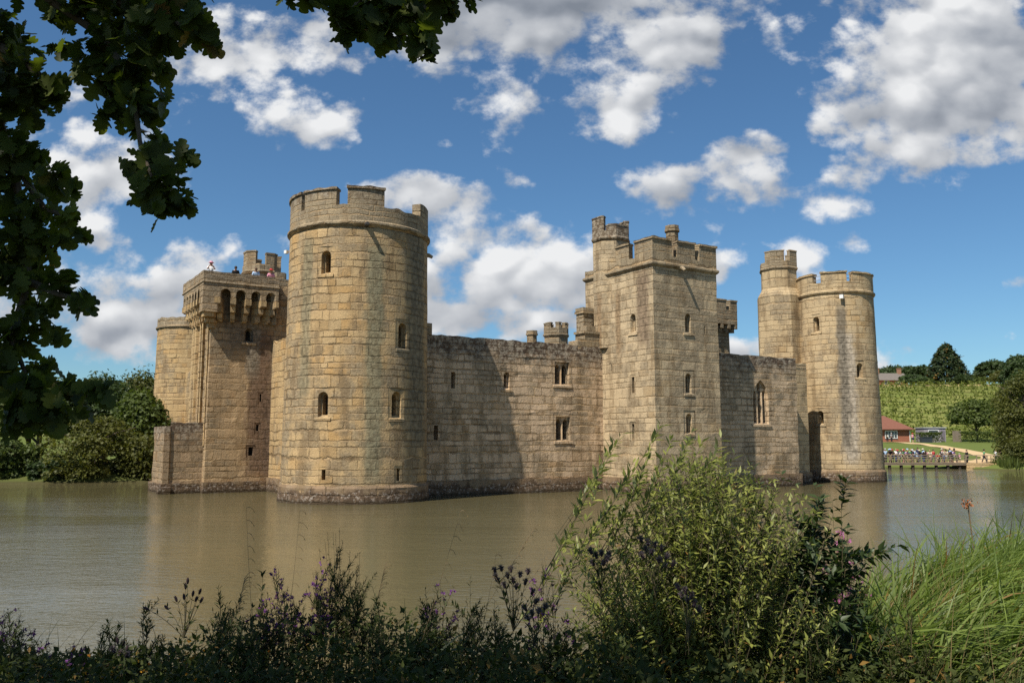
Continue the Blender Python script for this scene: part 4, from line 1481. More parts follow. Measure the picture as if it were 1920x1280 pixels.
def hedge(label, x0, y0, x1, y1, h, w, seed):
    rng = np.random.default_rng(seed)
    L = math.hypot(x1 - x0, y1 - y0)
    n = int(L * 260)
    t = rng.random(n)
    u_ = rng.random(n) - .5
    zz = rng.random(n) ** .7
    edge = rng.random(n) < .5
    u_ = np.where(edge, np.sign(u_) * .5, u_)
    zz = np.where(edge, zz, 1.0)
    nx_, ny_ = -(y1 - y0) / L, (x1 - x0) / L
    X, Y = x0 + (x1 - x0) * t + nx_ * u_ * w, y0 + (y1 - y0) * t + ny_ * u_ * w
    Z = ground_z(X, Y) + zz * h * (1 + .06 * np.sin(t * 40)) + rng.normal(0, .05, n)
    p = np.stack([X, Y, Z], -1)
    a = rand_dirs(n, rng)
    o = foliage('hedge', [(p, a, unit(rand_dirs(n, rng) + [0, -.4, .8]), .3, .25, SPRAY)], FOL_MID, None, rng)
    tag(o, label, 'hedge', 'clipped hedges below the vineyard')


hedge('clipped hedge between the brick cottage and the grey shed', 79.4, 168, 84.2, 168.5, 1.7, 1.4, 1)
hedge('long clipped hedge right of the grey shed', 86.3, 165, 96, 164, 1.9, 1.6, 2)

# brick ticket cottage
BRICK, nt, b = material('red_brick')
pos = nt.new('ShaderNodeTexCoord').outputs['Object']
bx = nt.sep(pos)
bt = nt.new('ShaderNodeTexBrick')
nt.put(bt.inputs['Vector'], nt.xyz(nt.m('ADD', bx[0], bx[1]), bx[2], 0))
bt.inputs['Color1'].default_value = (0.36, 0.105, 0.05, 1)
bt.inputs['Color2'].default_value = (0.27, 0.075, 0.04, 1)
bt.inputs['Mortar'].default_value = (0.35, 0.22, 0.15, 1)
bt.inputs['Scale'].default_value = 1.0
bt.inputs['Brick Width'].default_value = 0.3
bt.inputs['Row Height'].default_value = 0.13
bt.inputs['Mortar Size'].default_value = 0.012
nt.put(b.inputs['Base Color'], nt.mix(nt.m('MULTIPLY', nt.noise(pos, 1.5, 4), .5), bt.outputs[0], (0.18, 0.06, 0.035)))
b.inputs['Roughness'].default_value = 0.9
TILE, nt, b = material('red_roof_tiles')
pos = nt.new('ShaderNodeTexCoord').outputs['Object']
tz = nt.sep(pos)[2]
nt.put(b.inputs['Base Color'], nt.mix(nt.noise(pos, 3.0, 5.0, .7), (0.13, 0.05, 0.032), (0.235, 0.095, 0.06)))
b.inputs['Roughness'].default_value = 0.9
bp = nt.new('ShaderNodeBump')
bp.inputs['Distance'].default_value = 0.04
nt.put(bp.inputs['Height'], nt.m('FRACT', nt.m('MULTIPLY', tz, 5.0)))
nt.put(b.inputs['Normal'], bp.outputs[0])
GLASS = plain('window_glass', (0.05, 0.06, 0.07), 0.08, 0.2, 2.0, 0.6)


def hip_roof(bm, x0, x1, y0, y1, z, h, ov=0.4, ridge=0.4):
    a = [bm.verts.new(q) for q in ((x0 - ov, y0 - ov, z), (x1 + ov, y0 - ov, z), (x1 + ov, y1 + ov, z), (x0 - ov, y1 + ov, z))]
    a2 = [bm.verts.new((q.co.x, q.co.y, z - .14)) for q in a]
    xm, ym = (x0 + x1) / 2, (y0 + y1) / 2
    r0, r1 = bm.verts.new((xm - ridge, ym, z + h)), bm.verts.new((xm + ridge, ym, z + h))
    for q in ((a[0], a[1], r1, r0), (a[2], a[3], r0, r1), (a[1], a[2], r1), (a[3], a[0], r0), a2[::-1]):
        bm.faces.new(q)
    for k in range(4):
        bm.faces.new((a2[k], a2[(k + 1) % 4], a[(k + 1) % 4], a[k]))


def casement(parent, x, y, z, w, h, cols, rows, frame, d=(1, 0), depth=0.1):
    """a framed window facing -y"""
    bm = bmesh.new()
    add_box(bm, x, y, z + h / 2, w - .1, .05, h - .1)
    pane = build('pane', bm, GLASS)
    bm = bmesh.new()
    for k in range(cols + 1):
        add_box(bm, x - w / 2 + w * k / cols, y - .03, z + h / 2, .12 if k in (0, cols) else .09, depth, h)
    for k in range(rows + 1):
        add_box(bm, x, y - .034, z + h * k / rows, w + .12, depth, .12 if k in (0, rows) else .08)
    fr_ = build('window', bm, frame, parent)
    pane.parent = fr_
    return fr_


cz = gz(77, 171)
cott = empty('brick_cottage', (74.8, 171.5, cz), R(-4))
tag(cott, 'red brick cottage with hipped tile roof and white window', 'cottage')
bm = bmesh.new()
add_box(bm, 0, 3.5, 1.2, 9.0, 7.0, 2.9)
build('wall', bm, BRICK, cott)
bm = bmesh.new()
hip_roof(bm, -4.5, 4.5, 0, 7.0, 2.6, 2.75, 0.75, 0.9)
build('roof', bm, TILE, cott)
casement(cott, 0.9, -0.06, 0.8, 2.3, 1.45, 4, 2, WHITE)
bm = bmesh.new()
add_box(bm, 4.52, -0.06, 1.2, .14, .14, 2.6)
add_box(bm, 0.0, -0.62, 2.5, 10.3, .12, .12)
build('drainpipe', bm, WHITE, cott)
for yy in (2.0, 4.6):
    bm = bmesh.new()
    add_box(bm, 4.53, yy, 1.1, .08, 1.0, 2.1)
    build('door', bm, plain('pale_door', (0.45, 0.45, 0.42), 0.6), cott)

# grey shed with a serving window and its fence
sh = empty('grey_shed', (84.0, 170.5, gz(84.0, 170.5)), R(-3))
tag(sh, 'flat-roofed grey timber shed with a large glazed front', 'shed')
GREYW = plain('grey_boards', (0.30, 0.27, 0.29), 0.8, 0.25, 2.0)
bm = bmesh.new()
add_box(bm, 0, 2, 1.4, 4.2, 4, 2.8)
build('wall', bm, GREYW, sh)
bm = bmesh.new()
add_box(bm, 0, 2, 2.88, 4.5, 4.4, .16)
build('roof', bm, plain('shed_roof', (0.42, 0.42, 0.43), 0.6), sh)
casement(sh, -0.3, -0.06, 1.1, 1.9, 1.3, 1, 1, WHITE)
bm = bmesh.new()
add_box(bm, 1.5, -.06, 1.25, .8, .08, 2.1)
build('door', bm, plain('shed_door', (0.16, 0.14, 0.16), 0.6), sh)
fz = gz(86.9, 168.5)
fc = empty('board_fence', (87.4, 168.5, fz))
tag(fc, 'short run of weathered upright boards beside the grey shed', 'fence')
bm = bmesh.new()
for k in range(6):
    add_box(bm, -0.8 + k * .28, 0, 1.1 + .02 * (k % 3), .25, .05, 2.2)
build('board', bm, plain('weathered_boards', (0.20, 0.16, 0.12), 0.9, 0.35, 2.0), fc)
for z in (.5, 1.7):
    bm = bmesh.new()
    add_box(bm, -.1, .08, z, 1.7, .08, .1)
    build('fence_rail', bm, BARK, fc)
bb = empty('storage_bin', (79.9, 165.8, gz(79.9, 165.8)))
tag(bb, 'low dark grey bin standing before the hedge by the shed', 'bin')
DKG = plain('dark_plastic', (0.035, 0.042, 0.05), 0.5, 0.15)
bm = bmesh.new()
add_box(bm, 0, 0, .5, 2.0, 1.0, 1.0)
build('body', bm, DKG, bb)
bm = bmesh.new()
for k in range(3):
    add_box(bm, -.67 + .67 * k, -.03, 1.06, .62, 1.1, .12)
build('lid', bm, DKG, bb)

# farmhouse roof on the hilltop
fx_, fy_ = (1683 - 960) / 1611 * 282, 282
fh = empty('farmhouse', (fx_, fy_, gz(fx_, fy_) - 0.6), R(5))
tag(fh, 'low red-walled farmhouse with two chimneys on the hilltop', 'farmhouse')
bm = bmesh.new()
add_box(bm, 0, 3, 1.3, 9.5, 6, 2.6)
build('wall', bm, BRICK, fh)
bm = bmesh.new()
a = [bm.verts.new(q) for q in ((-5.2, -.5, 2.4), (5.2, -.5, 2.4), (5.2, 6.5, 2.4), (-5.2, 6.5, 2.4), (-5.0, 3, 5.0), (5.0, 3, 5.0))]
for q in ((0, 1, 5, 4), (2, 3, 4, 5), (1, 2, 5), (3, 0, 4), (3, 2, 1, 0)):
    bm.faces.new([a[k] for k in q])
rf = build('roof', bm, SLATE, fh)
for xx in (-4.3, 3.4):
    bm = bmesh.new()
    add_box(bm, xx, 3, 5.0, 1.1, .9, 3.0)
    add_box(bm, xx, 3, 6.55, 1.3, 1.1, .2)
    build('chimney', bm, plain('chimney_brick', (0.30, 0.16, 0.10), 0.9, .2), rf)
casement(fh, -2.6, -.06, .9, 1.6, 1.2, 2, 1, WHITE)
casement(fh, 1.2, -.06, .9, 1.6, 1.2, 2, 1, WHITE)

# sandy path over the lawn
PATHPTS = [(68, 168), (73.5, 165.5), (75.2, 158), (74.8, 147), (73.6, 136), (71.2, 126.5), (66, 119.8), (61, 117.4), (58.5, 116.6)]
pp = []
for (x0, y0), (x1, y1) in zip(PATHPTS, PATHPTS[1:]):
    for k in range(8):
        pp.append((x0 + (x1 - x0) * k / 8, y0 + (y1 - y0) * k / 8))
pp.append(PATHPTS[-1])
pp = np.array(pp)
for _ in range(6):
    pp[1:-1] = (pp[:-2] + 2 * pp[1:-1] + pp[2:]) / 4
tg = unit(np.gradient(pp, axis=0))
nrm2 = np.stack([-tg[:, 1], tg[:, 0]], -1)
wd = np.linspace(2.0, 4.2, len(pp))[:, None]
rows = []
for o_ in (-.5, -.25, 0, .25, .5):
    q = pp + nrm2 * wd * o_
    rows.append(np.concatenate([q, (ground_z(q[:, 0], q[:, 1]) + .07)[:, None]], 1))
V = np.stack(rows, 1).reshape(-1, 3)
ii = np.arange(len(pp) * 5).reshape(-1, 5)
Fq = np.stack([ii[:-1, :-1], ii[1:, :-1], ii[1:, 1:], ii[:-1, 1:]], -1).reshape(-1, 4)
tag(mesh_np('path', V, Fq[:, ::-1], plain('sandy_path', (0.52, 0.37, 0.20), 0.95, .15, 1.5)), None, None, kind='structure')

# wooden landing stage
WOODP = plain('weathered_planks', (0.23, 0.18, 0.125), 0.9, 0.35, 2.5)
WOODD = plain('dark_piles', (0.04, 0.032, 0.024), 0.85, 0.3, 3.0)
DX0, DX1, DY0, DY1, DZ = 46.5, 58.2, 110.4, 113.9, 0.78
st = empty('landing_stage', ((DX0 + DX1) / 2, DY0, 0))
tag(st, 'wooden landing stage on dark piles, crowded with visitors', 'jetty')
bm = bmesh.new()
nb = 46
for k in range(nb):
    add_box(bm, DX0 - st.location.x + (k + .5) * (DX1 - DX0) / nb, (DY1 - DY0) / 2, DZ - .04, (DX1 - DX0) / nb - .03, DY1 - DY0, .08)
build('deck', bm, WOODP, st)
bm = bmesh.new()
add_box(bm, 0, 0.12, DZ - .19, DX1 - DX0, .16, .2)
add_box(bm, 0, DY1 - DY0 - .12, DZ - .19, DX1 - DX0, .16, .2)
build('beam', bm, WOODP, st)
for k in range(8):
    bm = bmesh.new()
    xx = DX0 - st.location.x + .5 + k * (DX1 - DX0 - 1.2) / 7
    add_tube(bm, [(xx, .35, -1.5), (xx, .35, DZ - .1)], .2, 8)
    build('pile', bm, WOODD, st)
bm = bmesh.new()
for k in range(13):
    xx = DX0 - st.location.x + .1 + k * (DX1 - DX0 - .2) / 12
    add_box(bm, xx, .08, DZ + .5, .1, .1, 1.0)
for z in (.42, .74, 1.02):
    add_box(bm, 0, .02, DZ + z, DX1 - DX0, .06, .09)
build('railing', bm, WOODP, st)
ab = empty('stone_abutment', (60.3, 111.2, 0))
tag(ab, 'pale stone quay wall at the shore end of the landing stage', 'wall')
bm = bmesh.new()
PQ = Path([(-2.0, 3.0), (-2.0, -.6), (2.2, -1.6), (2.6, 3.0)])
skin(bm, PQ, -1.5, .74, rough=.03, step=.4)
build('wall_face', bm, ST_WESTERN, ab)
bm = bmesh.new()
for k in range(4):
    add_box(bm, -1.8 + k * 1.2, -.3 - k * .25, .74 + .5, .1, .1, 1.0)
add_box(bm, 0, -.72, .74 + 1.0, 4.2, .07, .09, R(-13.4))
add_box(bm, 0, -.72, .74 + .55, 4.2, .07, .09, R(-13.4))
build('railing', bm, WOODP, ab)

# reeds below the willow
rng = np.random.default_rng(9)
n = 2600
X = rng.uniform(61.5, 76, n)
Y = 109.6 - (X - 60) * .25 + rng.normal(0, .7, n)
P_ = np.stack([X, Y, np.zeros(n) - .1], -1)
reeds = foliage('reeds', [(P_, unit(rand_dirs(n, rng) * .25 + [0, 0, 1]), rand_dirs(n, rng), 1.2 + rng.random(n) * .9, .14, LEAF4)], FOL_MID, None, rng)
tag(reeds, 'green reeds along the water under the willow', 'reeds', kind='stuff')

# ------------------------------------------------------------------ visitors
def figure_mesh(name, joints, bones, subdiv=1):
    """one continuous surface grown round a skeleton"""
    me = bpy.data.meshes.new(name + '_bones')
    keys = list(joints)
    me.from_pydata([joints[k][:3] for k in keys], [(keys.index(a), keys.index(c)) for a, c in bones], [])
    ob = bpy.data.objects.new(name + '_bones', me)
    COL.objects.link(ob)
    ob.modifiers.new('Skin', 'SKIN')
    for i, k in enumerate(keys):
        sv = me.skin_vertices[0].data[i]
        r_ = joints[k][3]
        sv.radius = (r_, r_ * (joints[k][4] if len(joints[k]) > 4 else 1.0))
        sv.use_root = (i == 0)
    ss = ob.modifiers.new('Subdivision', 'SUBSURF')
    ss.levels = ss.render_levels = subdiv
    dg = bpy.context.evaluated_depsgraph_get()
    dg.update()
    out = bpy.data.meshes.new_from_object(ob.evaluated_get(dg))
    out.name = name
    out.polygons.foreach_set('use_smooth', [True] * len(out.polygons))
    bpy.data.objects.remove(ob)
    bpy.data.meshes.remove(me)
    return out


def pose(lean=0.0, arms='down', stride=0.0):
    c, s = math.cos(lean), math.sin(lean)

    def up(x, y, z):                      # torso point turned forward about the hips
        dz_ = z - 0.95
        return (x, -(dz_ * s) + y * c, 0.95 + dz_ * c + y * s * .3)
    J = {'pelvis': (0, 0, .95, .15, .8)}
    for k, v_ in {'waist': (0, 0, 1.12, .135, .78), 'chest': (0, 0, 1.34, .165, .72), 'neck': (0, .01, 1.5, .058), 'jaw': (0, -.02, 1.575, .075, 1.05), 'head': (0, -.01, 1.66, .092, 1.1), 'crown': (0, .0, 1.74, .07, 1.1),
                   'nose': (0, -.125, 1.63, .016)}.items():
        J[k] = (*up(*v_[:3]), *v_[3:])
    for sd, nm in ((-1, 'L'), (1, 'R')):
        J['sh' + nm] = (*up(sd * .185, 0, 1.42), .066)
        if arms == 'down':
            J['el' + nm] = (*up(sd * .25, .03, 1.14), .046)
            J['wr' + nm] = (*up(sd * .26, -.09, .91), .032)
            J['ha' + nm] = (*up(sd * .255, -.12, .82), .038, .55)
        elif arms == 'rail':
            e = up(sd * .25, -.12, 1.17)
            J['el' + nm] = (*e, .046)
            J['wr' + nm] = (sd * .17, -.40 - .1 * lean, 1.07, .032)
            J['ha' + nm] = (sd * .10, -.46 - .1 * lean, 1.06, .038, .6)
        else:                              # hands up to the face (camera)
            J['el' + nm] = (*up(sd * .27, -.18, 1.22), .046)
            J['wr' + nm] = (*up(sd * .10, -.27, 1.50), .032)
            J['ha' + nm] = (*up(sd * .05, -.24, 1.57), .038, .6)
        J['hip' + nm] = (sd * .095, 0, .88, .095)
        J['kn' + nm] = (sd * .105, -.03 - sd * stride * .18, .50, .064)
        J['an' + nm] = (sd * .105, .03 - sd * stride * .28, .10, .044)
        J['to' + nm] = (sd * .115, -.13 - sd * stride * .28, .045, .042, .7)
    return J


SPINE = [('pelvis', 'waist'), ('waist', 'chest'), ('chest', 'neck'), ('neck', 'jaw'), ('jaw', 'head'), ('head', 'crown'), ('head', 'nose')]
ARMS = [b_ for n_ in 'LR' for b_ in (('chest', 'sh' + n_), ('sh' + n_, 'el' + n_), ('el' + n_, 'wr' + n_), ('wr' + n_, 'ha' + n_))]
LEGS = [b_ for n_ in 'LR' for b_ in (('pelvis', 'hip' + n_), ('hip' + n_, 'kn' + n_), ('kn' + n_, 'an' + n_), ('an' + n_, 'to' + n_))]


def clothes(J, keys, bones, grow):
    return {k: (J[k][0], J[k][1], J[k][2], J[k][3] + grow, *J[k][4:]) for k in keys}, [b_ for b_ in bones if b_[0] in keys and b_[1] in keys]


POSES = {}
for nm, J in (('standing', pose(0.02)), ('walking', pose(0.04, 'down', 1.0)), ('leaning', pose(0.42, 'rail')), ('bending', pose(0.75, 'rail')), ('looking', pose(0.0, 'face'))):
    body = figure_mesh('body', J, SPINE + ARMS + LEGS)
    top = figure_mesh('top', *clothes(J, ['pelvis', 'waist', 'chest', 'shL', 'elL', 'shR', 'elR'], SPINE + ARMS, .024))
    legs = figure_mesh('trousers', *clothes(J, ['pelvis', 'hipL', 'knL', 'anL', 'hipR', 'knR', 'anR'], LEGS, .022))
    short = figure_mesh('shorts', *clothes(J, ['pelvis', 'hipL', 'knL', 'hipR', 'knR'], LEGS, .034))
    hd, nk = Vector(J['head'][:3]), Vector(J['crown'][:3])
    bm = bmesh.new()
    bmesh.ops.create_uvsphere(bm, u_segments=12, v_segments=8, radius=.118, matrix=Matrix.Translation(hd.lerp(nk, .45) + Vector((0, .022, 0))) @ Matrix.Diagonal((.92, 1.08, 1.0, 1)))
    hm = bpy.data.meshes.new('hair')
    bm.to_mesh(hm)
    bm.free()
    bm = bmesh.new()
    bmesh.ops.create_cone(bm, segments=14, radius1=.125, radius2=.10, depth=.12, cap_ends=True, matrix=Matrix.Translation(nk + Vector((0, .01, .045))))
    bmesh.ops.create_cone(bm, segments=16, radius1=.20, radius2=.185, depth=.02, cap_ends=True, matrix=Matrix.Translation(nk + Vector((0, -.03, -.015))))
    tm = bpy.data.meshes.new('hat')
    bm.to_mesh(tm)
    bm.free()
    bm = bmesh.new()
    ch = Vector(J['chest'][:3])
    bmesh.ops.create_cube(bm, size=1, matrix=Matrix.Translation(ch + Vector((0, .19, -.08))) @ Matrix.Diagonal((.28, .15, .40, 1)))
    bmesh.ops.bevel(bm, geom=bm.edges[:], offset=.04, segments=2, affect='EDGES')
    rm = bpy.data.meshes.new('rucksack')
    bm.to_mesh(rm)
    bm.free()
    POSES[nm] = dict(body=body, top=top, trousers=legs, shorts=short, hair=hm, hat=tm, rucksack=rm)

CLOTH = {k: plain('cloth_' + k.replace(' ', '_'), c, 0.85, .12, 9.0, .1) for k, c in {
    'white': (.74, .74, .74), 'pale blue': (.38, .52, .70), 'pink': (.66, .30, .38), 'red': (.50, .06, .06), 'navy': (.03, .04, .10), 'turquoise': (.06, .38, .46), 'green': (.10, .32, .16),
    'grey': (.30, .30, .31), 'black': (.02, .02, .022), 'cream': (.62, .55, .42), 'orange': (.60, .20, .06), 'lilac': (.42, .32, .55), 'denim': (.07, .11, .21), 'khaki': (.26, .21, .13), 'beige': (.46, .38, .27), 'dark': (.035, .035, .045)}.items()}
SKINS = [plain('skin_tone', c, 0.6, .06, 9.0, .3) for c in ((.55, .33, .24), (.48, .27, .19), (.36, .2, .13))]
HAIRS = {'dark': plain('hair_dark', (.03, .02, .015), .6), 'brown': plain('hair_brown', (.09, .05, .028), .6), 'fair': plain('hair_fair', (.36, .25, .12), .6), 'grey': plain('hair_grey', (.38, .37, .36), .6)}


def person(x, y, z, rz, ps, topc, lowc, low, hair, hat, bag, label, group, size=1.0):
    pr = empty('person', (x, y, z), rz)
    pr.scale = (size,) * 3
    tag(pr, label, 'person', group)
    k = POSES[ps]

    def piece(nm, me, mt):
        o = bpy.data.objects.new(nm, me)
        link(o, pr)
        if not me.materials:
            me.materials.append(None)
        o.material_slots[0].link = 'OBJECT'
        o.material_slots[0].material = mt
        return o
    piece('body', k['body'], SKINS[int(abs(x * 37)) % 3 if size > .8 else 0])
    piece('top', k['top'], CLOTH[topc])
    piece(low, k[low], CLOTH[lowc])
    piece('hair', k['hair'], HAIRS[hair])
    if hat:
        piece('hat', k['hat'], CLOTH[hat])
    if bag:
        piece('rucksack', k['rucksack'], CLOTH[bag])
    return pr


CROWD = 'visitors along the landing stage'
TOPS = ['white', 'pale blue', 'white', 'pink', 'white', 'grey', 'turquoise', 'navy', 'white', 'green', 'red', 'cream', 'white', 'black', 'lilac', 'orange', 'white', 'pale blue']
LOWS = [('denim', 'trousers', 'blue jeans'), ('dark', 'trousers', 'dark trousers'), ('beige', 'shorts', 'beige shorts'), ('khaki', 'trousers', 'khaki trousers'), ('grey', 'shorts', 'grey shorts'), ('navy', 'shorts', 'navy shorts')]
HATS = [None, None, 'white', None, 'red', None, None, 'cream', None, 'pale blue', None]
rg = random.Random(3)
used_looks = set()
xs = [47.9 + k * 0.285 for k in range(36)]
for k, x in enumerate(xs):
    for _ in range(60):
        tp, lw, ht_, hr = rg.choice(TOPS), rg.choice(LOWS), rg.choice(HATS), rg.choice(list(HAIRS))
        if (tp, lw[2]) not in used_looks:
            break
    used_looks.add((tp, lw[2]))
    back_row = (k % 3 == 2)
    child = rg.random() < .2
    ps = rg.choice(['standing', 'looking', 'walking']) if back_row else rg.choice(['leaning', 'leaning', 'bending', 'looking', 'standing'])
    bag = rg.choice(['black', 'navy', 'red']) if back_row and rg.random() < .4 else None
    if 6.2 < x - 47.9 + rg.random() * .1 < 6.5:
        continue
    y = DY0 + (1.5 + rg.random() * 1.2 if back_row else .52 + .06 * rg.random())
    head = f'{ht_} hat' if ht_ else f'{hr} hair'
    act = {'standing': 'standing', 'walking': 'strolling', 'leaning': 'leaning', 'bending': 'bent over', 'looking': 'photographing'}[ps]
    lb = f"{'child' if child else 'person'} in {tp} top and {lw[2]}, {head}, {act} on landing stage"
    person(x + rg.uniform(-.06, .06), y, DZ + .005, rg.uniform(-.5, .5) + (0 if not back_row else rg.choice([0, 0, 1.4, -1.4])), ps, tp, lw[0], lw[1], hr, ht_, bag, lb, CROWD, (0.68 if child else rg.uniform(.93, 1.04)))
SHORE = 'visitors walking on the shore by the landing stage'
for (x, y, ps, tp, lw, low, hr, ht_, lb, rz) in (
        (59.6, 112.8, 'standing', 'black', 'dark', 'trousers', 'brown', None, 'person all in black at the corner of the quay wall', .5),
        (62.3, 113.6, 'walking', 'green', 'dark', 'trousers', 'dark', None, 'person in green top and dark trousers walking off the landing stage', 1.2),
        (64.5, 114.6, 'standing', 'white', 'denim', 'trousers', 'fair', None, 'person in white top and jeans beside another in cream on the sandy path', -.6),
        (65.1, 114.9, 'looking', 'cream', 'khaki', 'shorts', 'brown', None, 'person in cream top and khaki shorts on the sandy path', .4),
        (70.6, 118.6, 'walking', 'white', 'beige', 'trousers', 'grey', 'white', 'person in white with a white hat walking on the sandy path', .8),
        (71.3, 119.2, 'standing', 'pale blue', 'beige', 'shorts', 'fair', None, 'person in pale blue top close behind the white-hatted walker', -.4),
        (57.3, 121.5, 'standing', 'navy', 'denim', 'trousers', 'dark', None, 'person in navy standing on the grass behind the landing stage crowd', .2),
        (76.3, 163.5, 'standing', 'pink', 'navy', 'shorts', 'brown', 'red', 'person in pink top and red hat on the path by the brick cottage', .2),
        (71.6, 163.8, 'bending', 'white', 'dark', 'trousers', 'dark', None, 'person in white bending over near the cottage window', -.8),
        (72.3, 163.6, 'standing', 'grey', 'dark', 'trousers', 'grey', None, 'person in grey top and dark trousers near the cottage window', .5)):
    zz = gz(x, y)
    person(x, y, zz + .07, rz, ps, tp, lw, low, hr, ht_, None, lb, SHORE)
ROOF = 'visitors on top of the gate tower'
M4 = Matrix.Translation(castle.location) @ Matrix.Rotation(R(32.5), 4, 'Z')
for (u_, v_, ps, tp, lw, hr, ht_, lb, dz_) in (
        (-6.55, 11.35, 'looking', 'white', 'denim', 'dark', 'pink', 'person in white with a pink hat on the corner of the gate tower', .12),
        (-4.9, 11.1, 'leaning', 'black', 'dark', 'dark', None, 'dark-haired person peeping over the gate tower parapet', -.05),
        (-3.45, 11.1, 'leaning', 'pale blue', 'denim', 'brown', None, 'person in pale blue before the gate tower turret', .0),
        (-2.35, 11.1, 'leaning', 'pink', 'denim', 'fair', 'red', 'person in pink leaning on the gate tower parapet below the turret', .0)):
    w_ = M4 @ Vector((u_, v_, 14.37 + dz_))
    person(w_.x, w_.y, w_.z, R(20), ps, tp, lw, 'trousers', hr, ht_, None, lb, ROOF, .97)

# ------------------------------------------------------------------ the oak overhead
OAKLEAF_V = [(0, 0, 0)]
outline = [(.03, .07), (.13, .13), (.17, .19), (.10, .24), (.22, .29), (.31, .35), (.30, .40), (.17, .43), (.30, .48), (.43, .55), (.44, .61), (.24, .64), (.36, .70), (.44, .76), (.40, .82), (.22, .84), (.25, .91), (.21, .97), (.09, 1.0)]
for (x, y) in outline:
    OAKLEAF_V.append((x, y, .06 * math.sin(y * 5) + .10 * x))
NL = len(outline)
for (x, y) in outline:
    OAKLEAF_V.append((-x, y, .06 * math.sin(y * 5) + .10 * x))
mid0 = len(OAKLEAF_V)
for (_, y) in outline:
    OAKLEAF_V.append((0, y, .06 * math.sin(y * 5) - .02))
OAKLEAF_F = []
for k in range(NL - 1):
    r0, r1, m0, m1, l0, l1 = 1 + k, 2 + k, mid0 + k, mid0 + k + 1, 1 + NL + k, 2 + NL + k
    OAKLEAF_F += [(m0, r0, r1), (m0, r1, m1), (m0, l1, l0), (m0, m1, l1)]
OAKLEAF_F += [(0, 1, mid0), (0, mid0, 1 + NL)]
OAKLEAF = (np.array(OAKLEAF_V), np.array(OAKLEAF_F))

cP, sP = math.cos(PITCH), math.sin(PITCH)


def sight(px, py, d):
    """a point d metres ahead of the eye along a bearing read off the photograph"""
    a, c = (px - 960) / 1600, (640 - py) / 1600
    q = Vector((a, cP - c * sP, sP + c * cP))
    return Vector((0, 0, EYE)) + q * (d / q.y)


OAKM = leaf_mat('oak_leaves', (0.024, 0.040, 0.007), (0.105, 0.130, 0.018), 0.45, 0.25, 1.6, brown=0.02)
oak = empty('oak_tree', (-4.6, -1.2, gz(-4.6, -1.2)))
tag(oak, 'oak whose lobed dark leaves hang into the top of the view', 'tree')
ox = Vector(oak.location)
CLUMPS = [
    # px, py, radius px, distance
    (150, 5, 55, 3.4), (235, 30, 75, 3.3), (315, 25, 70, 3.1), (372, 45, 34, 3.0), (385, 80, 20, 3.0), (120, 30, 30, 3.5),
    (25, 85, 45, 3.6), (25, 150, 60, 3.5), (85, 165, 42, 3.5), (45, 205, 45, 3.6), (100, 95, 14, 3.5), (105, 190, 20, 3.5),
    (195, 110, 55, 3.4), (260, 110, 55, 3.2), (205, 160, 30, 3.4), (250, 160, 40, 3.2), (300, 130, 20, 3.1), (130, 100, 22, 3.5), (150, 140, 18, 3.5),
    (215, 215, 30, 3.3), (268, 205, 38, 3.2), (308, 188, 16, 3.1), (190, 222, 14, 3.3), (255, 245, 20, 3.2),
    (300, 265, 18, 3.1), (295, 300, 40, 3.1), (345, 290, 18, 3.0), (240, 320, 12, 3.1), (305, 350, 46, 3.0), (350, 385, 18, 3.0), (300, 400, 28, 3.0), (265, 375, 14, 3.1),
    (15, 285, 45, 3.5), (60, 300, 34, 3.5), (100, 335, 34, 3.4), (140, 355, 16, 3.4), (25, 360, 50, 3.6), (80, 400, 44, 3.5), (138, 412, 22, 3.4), (30, 440, 52, 3.5), (95, 462, 32, 3.5), (150, 440, 10, 3.4),
    (45, 520, 46, 3.6), (15, 500, 40, 3.6), (110, 540, 40, 3.5), (152, 560, 24, 3.4), (60, 590, 42, 3.6), (95, 628, 18, 3.5), (25, 640, 44, 3.6), (15, 700, 36, 3.6), (80, 695, 26, 3.6),
    (60, 745, 46, 3.5), (130, 735, 36, 3.4), (172, 742, 24, 3.3), (25, 785, 36, 3.5), (100, 775, 40, 3.5), (150, 772, 18, 3.4), (195, 735, 10, 3.3),
    (605, 12, 16, 2.9), (640, 32, 34, 2.9), (700, 25, 42, 3.0), (760, 25, 52, 2.9), (828, 8, 34, 2.8), (880, -4, 18, 2.8), (665, 55, 18, 2.9), (720, 62, 34, 2.9), (785, 75, 38, 2.8), (792, 108, 16, 2.8), (640, 72, 10, 2.9), (535, -12, 16, 3.0), (705, -30, 60, 3.0), (810, -35, 60, 2.9), (560, -40, 40, 3.0),
    (-40, 60, 70, 3.6), (-50, 250, 80, 3.6), (-50, 450, 80, 3.7), (-50, 650, 80, 3.7), (200, -50, 80, 3.4), (330, -45, 70, 3.2), (60, -40, 60, 3.5),
]
rng = np.random.default_rng(21)
OP, OA, ON, OL = [], [], [], []
for (px, py, r_, d) in CLUMPS:
    c = np.array(sight(px, py, d)) - np.array(ox)
    rad = r_ / 1611 * d * 1.02
    n = max(4, int(r_ * r_ / 60))
    q = rand_dirs(n, rng) * (rng.random(n)[:, None] ** .45 * 1.06) * rad * np.array([0.92, 1.25, 0.92])
    OP.append(c + q)
    a = unit(q / max(rad, .01) * 1.0 + rand_dirs(n, rng) * .6 + np.array([0.15, 0, -.5]))
    OA.append(a)
    ON.append(unit(rand_dirs(n, rng) * .75 + np.array([0, -.75, .55])))
    OL.append(np.full(n, .112) * (0.60 + .6 * rng.random(n)))
OP, OA, ON, OL = (np.concatenate(q) for q in (OP, OA, ON, OL))
OP -= OA * OL[:, None] * .6
